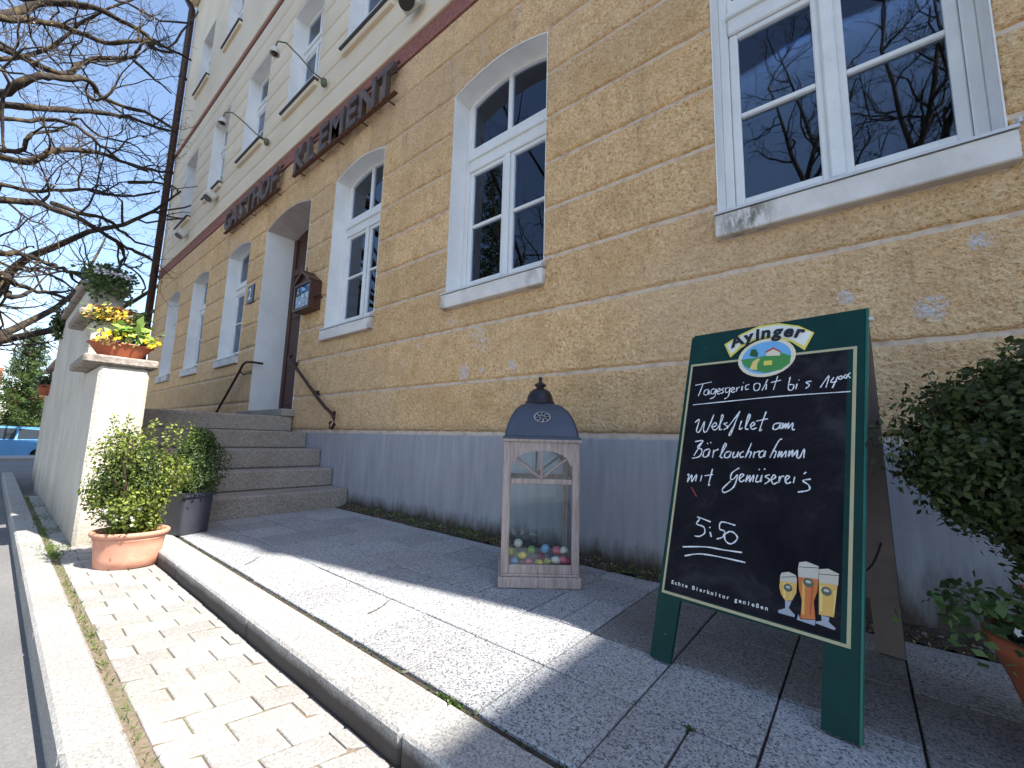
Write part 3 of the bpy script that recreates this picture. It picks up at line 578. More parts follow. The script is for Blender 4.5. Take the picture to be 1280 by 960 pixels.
# ---- windows
FY = 2.60
def ring_arch(b, c, x_in, x_out, z0, y0, y1, sp_in, ri_in, sp_out, ri_out, n=16):
    """arched head piece between an inner and an outer segmental arch"""
    A = np.linspace(-1, 1, n + 1); pi_ = [(c + a * x_in, sp_in + ri_in * (1 - a * a)) for a in A]; po = [(c + a * x_out, sp_out + ri_out * (1 - a * a)) for a in A]
    v = [(x, y0, z) for x, z in pi_] + [(x, y0, z) for x, z in po] + [(x, y1, z) for x, z in pi_] + [(x, y1, z) for x, z in po]; m = n + 1
    f = []
    for i in range(n): f += [(i, i + 1, m + i + 1, m + i), (2 * m + i + 1, 2 * m + i, 3 * m + i, 3 * m + i + 1), (i + 1, i, 2 * m + i, 2 * m + i + 1), (m + i, m + i + 1, 3 * m + i + 1, 3 * m + i)]
    f += [(0, m, 3 * m, 2 * m), (m - 1, 3 * m - 1, 4 * m - 1, 2 * m - 1)]; b.add(v, f)
def make_window(c, kind):
    if kind == 'arch': zb, zt, h = 1.975, SP, hw
    elif kind == 'upper': zb, zt, h = UZ0 + .10, UZ1 - .02, uh
    else: zb, zt, h = TZ0 + .08, TZ1 - .02, uh
    H = zt - zb; tr = zb + H * .66 if kind != 'third' else zb + H * .64      # transom
    if kind == 'arch': tr = 3.35
    b = MB(); y0 = FY
    # outer casing
    b.box(c - h, y0, zb + .02, c - h + .05, y0 + .07, zt, bev=.006); b.box(c + h - .05, y0, zb + .02, c + h, y0 + .07, zt, bev=.006)
    b.box(c - h + .05, y0 - .004, zb + .02, c + h - .05, y0 + .07, zb + .125, bev=.006)
    # transom with drip ledge
    b.box(c - h + .05, y0 - .010, tr - .115, c + h - .05, y0 + .07, tr - .005, bev=.008); b.box(c - h + .045, y0 - .032, tr - .012, c + h - .045, y0 + .06, tr + .02, bev=.006)
    b.box(c - h + .05, y0 - .006, tr + .022, c + h - .05, y0 + .06, tr + .118, bev=.006)
    # casement stiles, rails and the centre post
    for s in (-1, 1):
        xo, xi = c + s * (h - .052), c + s * (h - .100); b.box(min(xo, xi), y0 + .004, zb + .127, max(xo, xi), y0 + .055, tr - .117, bev=.007)
        xo, xi = c + s * .066, c + s * .012; b.box(min(xo, xi), y0 + .004, zb + .127, max(xo, xi), y0 + .055, tr - .117, bev=.007)
    b.box(c - .032, y0 - .014, zb + .127, c + .032, y0 + .002, tr - .117, bev=.009)
    zl, zh = zb + .127, tr - .117
    for s in (-1, 1):
        x0, x1 = sorted((c + s * .066, c + s * (h - .100))); b.box(x0, y0 + .006, zl, x1, y0 + .055, zl + .045, bev=.005); b.box(x0, y0 + .006, zh - .035, x1, y0 + .055, zh, bev=.005)
        zm = (zl + zh) / 2 + .01; b.box(x0, y0 + .008, zm - .014, x1, y0 + .05, zm + .014, bev=.005)
    # upper light
    us = tr + .120; xi = h - .074
    if kind == 'arch':
        for s in (-1, 1): x0, x1 = sorted((c + s * xi, c + s * (h - .05))); b.box(x0, y0 + .004, us - .002, x1, y0 + .055, zt + .0, bev=.006)
        ring_arch(b, c, xi + .001, h, 0, y0 + .002, y0 + .065, SP - .012, RI * .84, SP + .012, RI)
        b.box(c - .022, y0 + .006, us - .002, c + .022, y0 + .055, SP + .075, bev=.005)
    else:
        for s in (-1, 1): x0, x1 = sorted((c + s * xi, c + s * (h - .05))); b.box(x0, y0 + .004, us - .002, x1, y0 + .055, zt - .05, bev=.006)
        b.box(c - h + .05, y0 + .002, zt - .07, c + h - .05, y0 + .065, zt, bev=.006); b.box(c - .022, y0 + .006, us - .002, c + .022, y0 + .055, zt - .07, bev=.005)
    win = b.build('window', M['white'], inn, loc=(c, FY, zb))
    # panes
    q = MB(); yg = y0 + .03
    for s in (-1, 1):
        x0, x1 = sorted((c + s * .060, c + s * (h - .094)))
        for za, zc in ((zl + .04, zm - .010), (zm + .010, zh - .03)):
            p = MB(); p.box(x0, yg, za, x1, yg + .004, zc); p.build('pane', M['glass'], win)
        x0, x1 = sorted((c + s * .018, c + s * (xi + .004)))
        if kind == 'arch':
            A = np.linspace(x0, x1, 9); poly = [(x0, us - .006), (x1, us - .006)] + [(x, SP - .006 + RI * .85 * (1 - ((x - c) / xi) ** 2)) for x in A[::-1]]
            p = MB(); p.prism(poly, yg, yg + .004); p.build('pane', M['glass'], win)
        else: p = MB(); p.box(x0, yg, us - .006, x1, yg + .004, zt - .064); p.build('pane', M['glass'], win)
    # plastered reveal
    r = MB(); yo = D + (.006 if kind == 'arch' else -.002)
    for s in (-1, 1): x0, x1 = sorted((c + s * h, c + s * (h + .006))); r.box(x0 + (0 if s < 0 else .0005), yo, zb - .13 if kind == 'arch' else zb - .08, x1, FY + .08, zt + .01)
    if kind == 'arch': ring_arch(r, c, h, h, 0, yo, FY + .08, SP + .002, RI, SP + .012, RI)
    else: r.box(c - h, yo, zt + .001, c + h, FY + .08, zt + .02)
    r.build('reveal', M['reveal'], win)
    # sill
    if kind == 'arch':
        k = MB(); k.box(c - h - .012, D - .045, 1.845, c + h + .022, D + .03, 1.968, bev=.006); k.build('sill_stone', M['sill'], win)
        k = MB(); x0, x1 = c - h - .014, c + h + .024; v = [(x0, D - .052, 1.970), (x1, D - .052, 1.970), (x1, FY + .01, 2.004), (x0, FY + .01, 2.004), (x0, D - .052, 1.984), (x1, D - .052, 1.984), (x1, FY + .01, 2.022), (x0, FY + .01, 2.022)]
        k.add(v, [(0, 3, 2, 1), (4, 5, 6, 7), (0, 1, 5, 4), (1, 2, 6, 5), (2, 3, 7, 6), (3, 0, 4, 7)]); k.box(x1 - .004, D - .055, 1.985, x1 + .008, D + .01, 2.012, bev=.003); k.build('sill_sheet', M['sheet'], win)
    else:
        k = MB(); k.box(c - h - .04, D - .055, zb - .115, c + h + .04, D + .02, zb - .035, bev=.008); k.build('sill_stone', M['cream'], win)
        k = MB(); k.box(c - h - .06, D - .085, zb - .032, c + h + .06, FY + .01, zb - .012); k.build('sill_sheet', M['dark_sheet'], win)
    return win
def curtain(win, x0, x1, z0, z1, y=2.72):
    A = np.linspace(x0, x1, 60); v = [(x, y + .012 * math.sin(x * 95), z) for x in A for z in (z0, z1)]
    b = MB(); b.add(v, [(2 * i, 2 * i + 2, 2 * i + 3, 2 * i + 1) for i in range(59)]); return b.build('curtain', M['curtain'], win)
base_g = make_window(0.0, 'arch'); base_u = make_window(-2.255, 'upper'); base_t = make_window(-2.255, 'third')
def shift(win, c): c_ = copy_tree(win, inn); c_.location.x = c - BX; return c_
WG = {c: (base_g if c == 0 else shift(base_g, c)) for c in ax_g}
for c in ax_u:
    u = base_u if c == -2.255 else shift(base_u, c)
    curtain(u, c - .45, c + .45, 5.9, 7.6)
    if c != -2.255: shift(base_t, c)
for c, top in ((-4.465, 2.98), (-8.385, 3.6), (-10.58, 3.6), (-12.68, 3.6)):
    curtain(WG[c], c - .45, c + .45, 2.02, top)
# ---- entrance: deep white reveal, arched soffit, brown door
ent = MB(); ent.box(dl - .008, D + .004, 1.02, dl, 2.90, DSP + .02); ent.build('entrance_reveal', M['reveal'], inn); ent = MB(); ent.box(dr, D + .004, 1.02, dr + .008, 2.90, DSP + .02); ent.build('entrance_reveal', M['reveal'], inn)
e2 = MB(); ring_arch(e2, DC, DH, DH, 0, D + .004, 2.90, DSP + .002, DRI, DSP + .012, DRI); e2.build('entrance_soffit', M['soffit'], inn)
d = MB(); d.box(dl + .001, 2.84, 1.03, dl + .10, 2.93, 3.93, bev=.01); d.box(dr - .10, 2.84, 1.03, dr - .001, 2.93, 3.93, bev=.01); d.box(dl + .10, 2.84, 3.28, dr - .10, 2.93, 3.40, bev=.01)
for s in (0, 1):
    x0 = dl + .103 + s * .64; d.box(x0, 2.86, 1.04, x0 + .634, 2.91, 3.277, bev=.006)
    for za, zc in ((1.16, 1.75), (1.85, 2.45), (2.55, 3.18)): d.box(x0 + .09, 2.845, za, x0 + .545, 2.862, zc, bev=.008)
d.box(dl + .10, 2.87, 3.40, dr - .10, 2.9, 4.10)
door = d.build('door', M['door'], inn)
h = MB(); h.tube([(-6.46, 2.86, 2.02), (-6.46, 2.80, 2.02), (-6.36, 2.79, 2.02)], .011, 8); h.build('handle', M['lampd'], door)

# ---- entrance stairs
st = MB(); st.box(-7.25, .73, -.3, -5.62, D - .012, .90); stairs = st.build('entrance_stairs', M['step'], loc=(-6.4, 1.5, 0)); tag(stairs, 'worn grey stone entrance steps climbing to the inn door beside the plinth', 'stairs')
tx = [-4.125, -4.465, -4.76, -5.14, -5.57]; tz = [0, .176, .362, .556, .745, .935]
for i in range(5):
    x1 = tx[i]; x0 = tx[i + 1] - .03 if i < 4 else -7.27
    b = MB(); b.box(x0, .715, tz[i] - (.2 if i == 0 else .0) + (.002 if i else 0), x1, D - .014 + (0.0 if i < 4 else .0), tz[i + 1], bev=.014)
    b.build('step', M['step'], stairs, loc=((x0 + x1) / 2, 1.5, tz[i]))
for i in range(4):
    x0 = -7.272 - .35 * (i + 1); b = MB(); b.box(x0, .725, tz[4 - i] - .3, x0 + .35, D - .014, tz[4 - i], bev=.012); b.build('step', M['step'], stairs, loc=(x0, 1.5, tz[4 - i]))
b = MB(); b.box(dl + .004, D - .16, .937, dr + .12, 2.86, 1.03, bev=.01); b.build('threshold', M['step'], stairs, loc=(DC, 2.4, .94))
# mortar smear where the steps meet the plinth
# ---- parapet beside the stairs
par = thing('stair_parapet', (-6.2, .57, ZL), 'tall white rendered stair parapet stepping down to a pier with a stone cap', 'wall')
def rwall(x0, x1, y0, y1, z0, z1, nm='wall_section'):
    b = MB(); nx, nz = max(2, int((x1 - x0) / .12)), max(2, int((z1 - z0) / .12)); 
    b.box(x0, y0, z0, x1, y1, z1, bev=.02); o = b.build(nm, M['render'], par); return o
rwall(-4.98, -4.17, .430, .712, -.35, 1.178); rwall(-5.78, -4.975, .433, .709, -.35, 1.655); rwall(-8.45, -5.775, .436, .706, -.35, 2.10)
def cap(x0, x1, z, th=.065, ov=.06, y0=.34, y1=.755):
    b = MB(); b.box(x0, y0, z, x1, y1, z + th, bev=.012); b.build('cap_stone', M['cap'], par)
cap(-5.0, -4.14, 1.180); cap(-5.80, -4.95, 1.657); cap(-8.5, -5.72, 2.102, .05, y0=.385, y1=.74)

# ================================================================== SIGN, MENU CASE, RAILS, LAMPS, DOWNPIPE
def text_mesh(s, size, extrude, offset=0.0, italic=0):
    cu = bpy.data.curves.new('lettering', 'FONT'); cu.body = s; cu.size = size; cu.extrude = extrude; cu.offset = offset; cu.align_x = 'CENTER'; cu.shear = italic; cu.resolution_u = 3
    o = bpy.data.objects.new('lettering', cu); COL.objects.link(o); bpy.context.view_layer.update()
    me = bpy.data.meshes.new_from_object(o); bpy.data.objects.remove(o); bpy.data.curves.remove(cu); return me
def letter(ch, size, ext, mat, parent, mtx, offset=0, name='letter', sx=1.0, italic=0):
    me = text_mesh(ch, size, ext, offset, italic); me.materials.clear(); me.materials.append(mat); me.name = name
    me.transform(mtx @ Matrix.Diagonal((sx, 1, 1, 1))); me.transform(Matrix.Translation(-Vector(world_loc(parent))))
    o = bpy.data.objects.new(name, me); COL.objects.link(o); o.parent = parent; return o
sign = thing('inn_sign', (-6.4, 2.33, 4.4), 'long row of dark weathered metal letters reading GASTHOF KLEMENT on a rusty rail', 'sign')
SY = 2.32
for word, x0, x1 in (('GASTHOF', -8.98, -6.60), ('KLEMENT', -6.10, -3.66)):
    n = len(word); st_ = (x1 - x0) / n
    for i, ch in enumerate(word):
        cx = x0 + st_ * (i + .5)
        letter(ch, .52, .030, M['sign_metal'], sign, Matrix.Translation((cx, SY, 4.425)) @ Matrix.Rotation(PI / 2, 4, 'X'), offset=.014, sx=.93)
    b = MB(); b.box(x0 - .02, SY - .022, 4.400, x1 + .02, SY + .030, 4.416, bev=.003); b.box(x0 + .0, SY + .02, 4.80, x1, SY + .045, 4.825)
    for i in range(5): x = x0 + .15 + i * (x1 - x0 - .3) / 4; b.box(x - .008, SY + .028, 4.402, x + .008, D + .01, 4.414); b.box(x - .012, SY + .043, 4.80, x + .012, D + .01, 4.82)
    b.build('rail', M['rust'], sign)
# menu case
mc = thing('menu_case', (-5.22, D, 2.2), 'dark brown wooden menu case with a little roof on the wall beside the door', 'display case')
x0, x1, yf = -5.58, -5.13, 2.28; z0, z1 = 2.27, 2.62
b = MB(); b.prism([(x0, z0), (x1, z0), (x1, z1), ((x0 + x1) / 2, z1 + .13), (x0, z1)], yf + .012, D + .02); b.build('case', M['door'], mc)
b = MB()
for s in (-1, 1):
    cx = (x0 + x1) / 2; a = math.atan2(.13, .2); b.box(-.02, yf - .03, -.012, .25, D + .01, .012, rot=Matrix.Translation((cx, 0, z1 + .145)) @ (Matrix.Rotation(a, 4, 'Y') if s > 0 else Matrix.Rotation(PI, 4, 'Z') @ Matrix.Translation((0, -(yf - .02 + D), 0)) @ Matrix.Rotation(a, 4, 'Y')))
b.tube([(cx - .05, yf, z1 + .17), (cx - .05, yf, z1 + .21)], .008, 6); b.tube([(cx + .07, yf, z1 + .14), (cx + .07, yf, z1 + .19)], .007, 6); b.build('roof', M['door'], mc)
b = MB(); t_ = .032; b.box(x0, yf - .012, z0, x0 + t_, yf + .012, z1 + .01); b.box(x1 - t_, yf - .012, z0, x1, yf + .012, z1 + .01); b.box(x0 + t_, yf - .012, z0, x1 - t_, yf + .012, z0 + t_); b.box(x0 + t_, yf - .012, z1 - .03, x1 - t_, yf + .012, z1 + .01); b.build('frame', M['door'], mc)
for (a, c_, e, f_, k) in ((x0 + .04, z0 + .05, x0 + .19, z0 + .20, 'p_white'), (x0 + .20, z0 + .05, x1 - .05, z0 + .24, 'p_white'), (x0 + .19, z0 + .21, x1 - .08, z1 - .04, 'p_blue'), (x0 + .05, z0 + .215, x0 + .17, z1 - .05, 'p_dgreen')):
    b = MB(); b.box(a, yf + .004, c_, e, yf + .010, f_); b.build('menu_sheet', M[k], mc)
b = MB()
for j in range(6): b.box(x0 + .055, yf + .002, z0 + .07 + j * .019, x0 + .175 - .02 * (j % 3), yf + .004, z0 + .074 + j * .019); b.box(x0 + .215, yf + .002, z0 + .07 + j * .024, x1 - .07 - .03 * (j % 2), yf + .004, z0 + .075 + j * .024)
b.build('menu_text', M['p_black'], mc)
b = MB(); b.box(x0 + t_, yf - .002, z0 + t_, x1 - t_, yf + .001, z1 - .03); b.build('pane', M['case_glass'], mc)
b = MB(); b.box(-5.13, 2.33, 2.40, -5.03, 2.35, 2.42); b.build('bracket', M['lampd'], mc)
# house number
hn = thing('house_number_plate', (-7.53, D - .02, 2.95), 'small dark blue enamel plate with the number 2 left of the entrance', 'plate')
b = MB(); b.box(-7.67, D - .022, 2.81, -7.41, D + .0, 3.11, bev=.006); b.build('plate', M['plate_blue'], hn)
letter('2', .27, .002, M['enamel_w'], hn, Matrix.Translation((-7.54, D - .026, 2.865)) @ Matrix.Rotation(PI / 2, 4, 'X'), offset=.004, name='numeral')
# handrails
hr = thing('handrail', (-5.1, 2.33, .85), 'rusty iron handrail with a curled end on the wall above the near steps', 'handrail', 'iron handrails at the entrance')
yr = 2.335; P0 = [(-5.78, yr + .06, 1.745), (-5.70, yr, 1.70), (-5.30, yr, 1.445), (-4.80, yr, 1.125), (-4.62, yr, 1.02), (-4.49, yr, .965), (-4.415, yr, .90), (-4.40, yr, .835), (-4.435, yr, .79), (-4.49, yr, .80), (-4.50, yr, .845), (-4.465, yr, .865)]
b = MB(); b.tube(P0, [.019] * 6 + [.018, .016, .015, .014, .013, .012], 10); b.build('rail', M['iron'], hr, smooth=True)
for x, z in ((-5.62, 1.64), (-4.98, 1.235), (-4.56, .98)):
    b = MB(); b.tube([(x, yr, z), (x, D + .01, z - .02)], .010, 6); b.tube([(x, D - .012, z - .02), (x, D + .01, z - .02)], .03, 10); b.build('bracket', M['iron'], hr, smooth=True)
hl = thing('handrail', (-7.6, 2.3, 1.0), 'thin dark iron handrail bending down the far side of the steps', 'handrail', 'iron handrails at the entrance')
b = MB(); b.tube([(-6.93, D + .06, 1.76), (-7.02, D - .06, 1.775), (-7.2, yr, 1.79), (-7.33, yr, 1.76), (-7.42, yr, 1.68), (-7.9, yr, 1.33), (-8.5, yr, .90)], .018, 10); b.build('rail', M['iron'], hl, smooth=True)
b = MB(); b.tube([(-7.42, yr, 1.68), (-7.30, yr + .01, 1.60), (-7.18, D, 1.64)], .010, 6); b.build('bracket', M['iron'], hl, smooth=True)
# sign lamps on thin arms
LL = ['olive sign lamp on a thin arm above the letters KLEMENT', 'sign lamp on a thin arm above the letters GASTHOF', 'farthest sign lamp on a thin arm near the corner']
for i, (x, z) in enumerate(((-5.49, 5.60), (-7.45, 5.60))):
    lm = thing('sign_lamp', (x, D, z), LL[i], 'lamp', 'lamps on arms above the sign')
    b = MB(); b.lathe([(.0, -.07), (.03, -.06), (.042, -.02), (.038, .04), (.02, .05), (.0, .055)], 12, (x, D - .06, z)); b.build('mount', M['olive'], lm, smooth=True)
    pts = [(x, D - .06, z + .02), (x, D - .22, z + .04), (x, D - .40, z + .13), (x, D - .58, z + .19), (x, D - .68, z + .13), (x, D - .70, z + .02)]; b = MB(); b.tube(pts, .009, 6); b.build('arm', M['olive'], lm, smooth=True)
    b = MB(); b.lathe([(.0, .05), (.03, .045), (.05, .01), (.062, -.05), (.055, -.055), (.04, -.01), (.0, .0)], 14, (x, D - .70, z - .02)); b.build('shade', M['lampw'], lm, smooth=True)
    b = MB(); b.lathe([(.0, .02), (.032, .01), (.036, -.03), (.0, -.05)], 10, (x, D - .70, z - .05)); b.build('bulb', M['lampd'], lm, smooth=True)
FL = [(-3.43, 5.36, 'large white floodlight with a dark oval face above the red band near the second window'), (-10.12, 5.55, 'small white floodlight under a far first floor window sill'), (-12.2, 5.35, 'farthest white floodlight, close to the downpipe')]
for x, z, lab in FL:
    fl = thing('floodlight', (x, D, z), lab, 'floodlight', 'white floodlights on the facade')
    m = TR((x, D - .14, z), 0, R_(-32)); b = MB(); b.box(-.13, -.10, -.06, .13, .10, .09, rot=m, bev=.025); b.build('housing', M['lampw'], fl)
    b = MB(); th = np.linspace(0, 2 * PI, 21)[:-1]; v = [(.105 * math.cos(a), .078 * math.sin(a), zz) for zz in (-.0745, -.058) for a in th]; b.add(xf(v, m), [tuple(range(20))[::-1], tuple(range(20, 40))] + [(i, (i + 1) % 20, 20 + (i + 1) % 20, 20 + i) for i in range(20)]); b.build('lens', M['lampd'], fl)
    b = MB(); b.tube([(x, D - .10, z + .02), (x, D + .01, z + .06)], .02, 8); b.build('bracket', M['lampw'], fl)
# corner downpipe
dp = thing('downpipe', (XL - .02, D - .09, -.2), 'dark brown downpipe running down the far corner of the inn', 'pipe')
b = MB(); b.tube([(XL - .02, D - .10, -.22), (XL - .02, D - .10, 13.3), (XL - .02, D - .3, 13.62)], .085, 12); b.build('pipe', M['brown_paint'], dp, smooth=True)
for z in (2, 4.9, 8, 11):
    b = MB(); b.tube([(XL - .02, D - .10, z), (XL - .02, D - .10, z + .05)], .10, 12); b.box(XL - .05, D - .05, z, XL + .01, D + .02, z + .05); b.build('clamp', M['brown_paint'], dp)
gt = MB(); gt.tube([(XL - .4, D - .48, 13.74), (XR + .3, D - .48, 13.74)], .08, 10); gt.build('gutter', M['brown_paint'], inn, smooth=True)

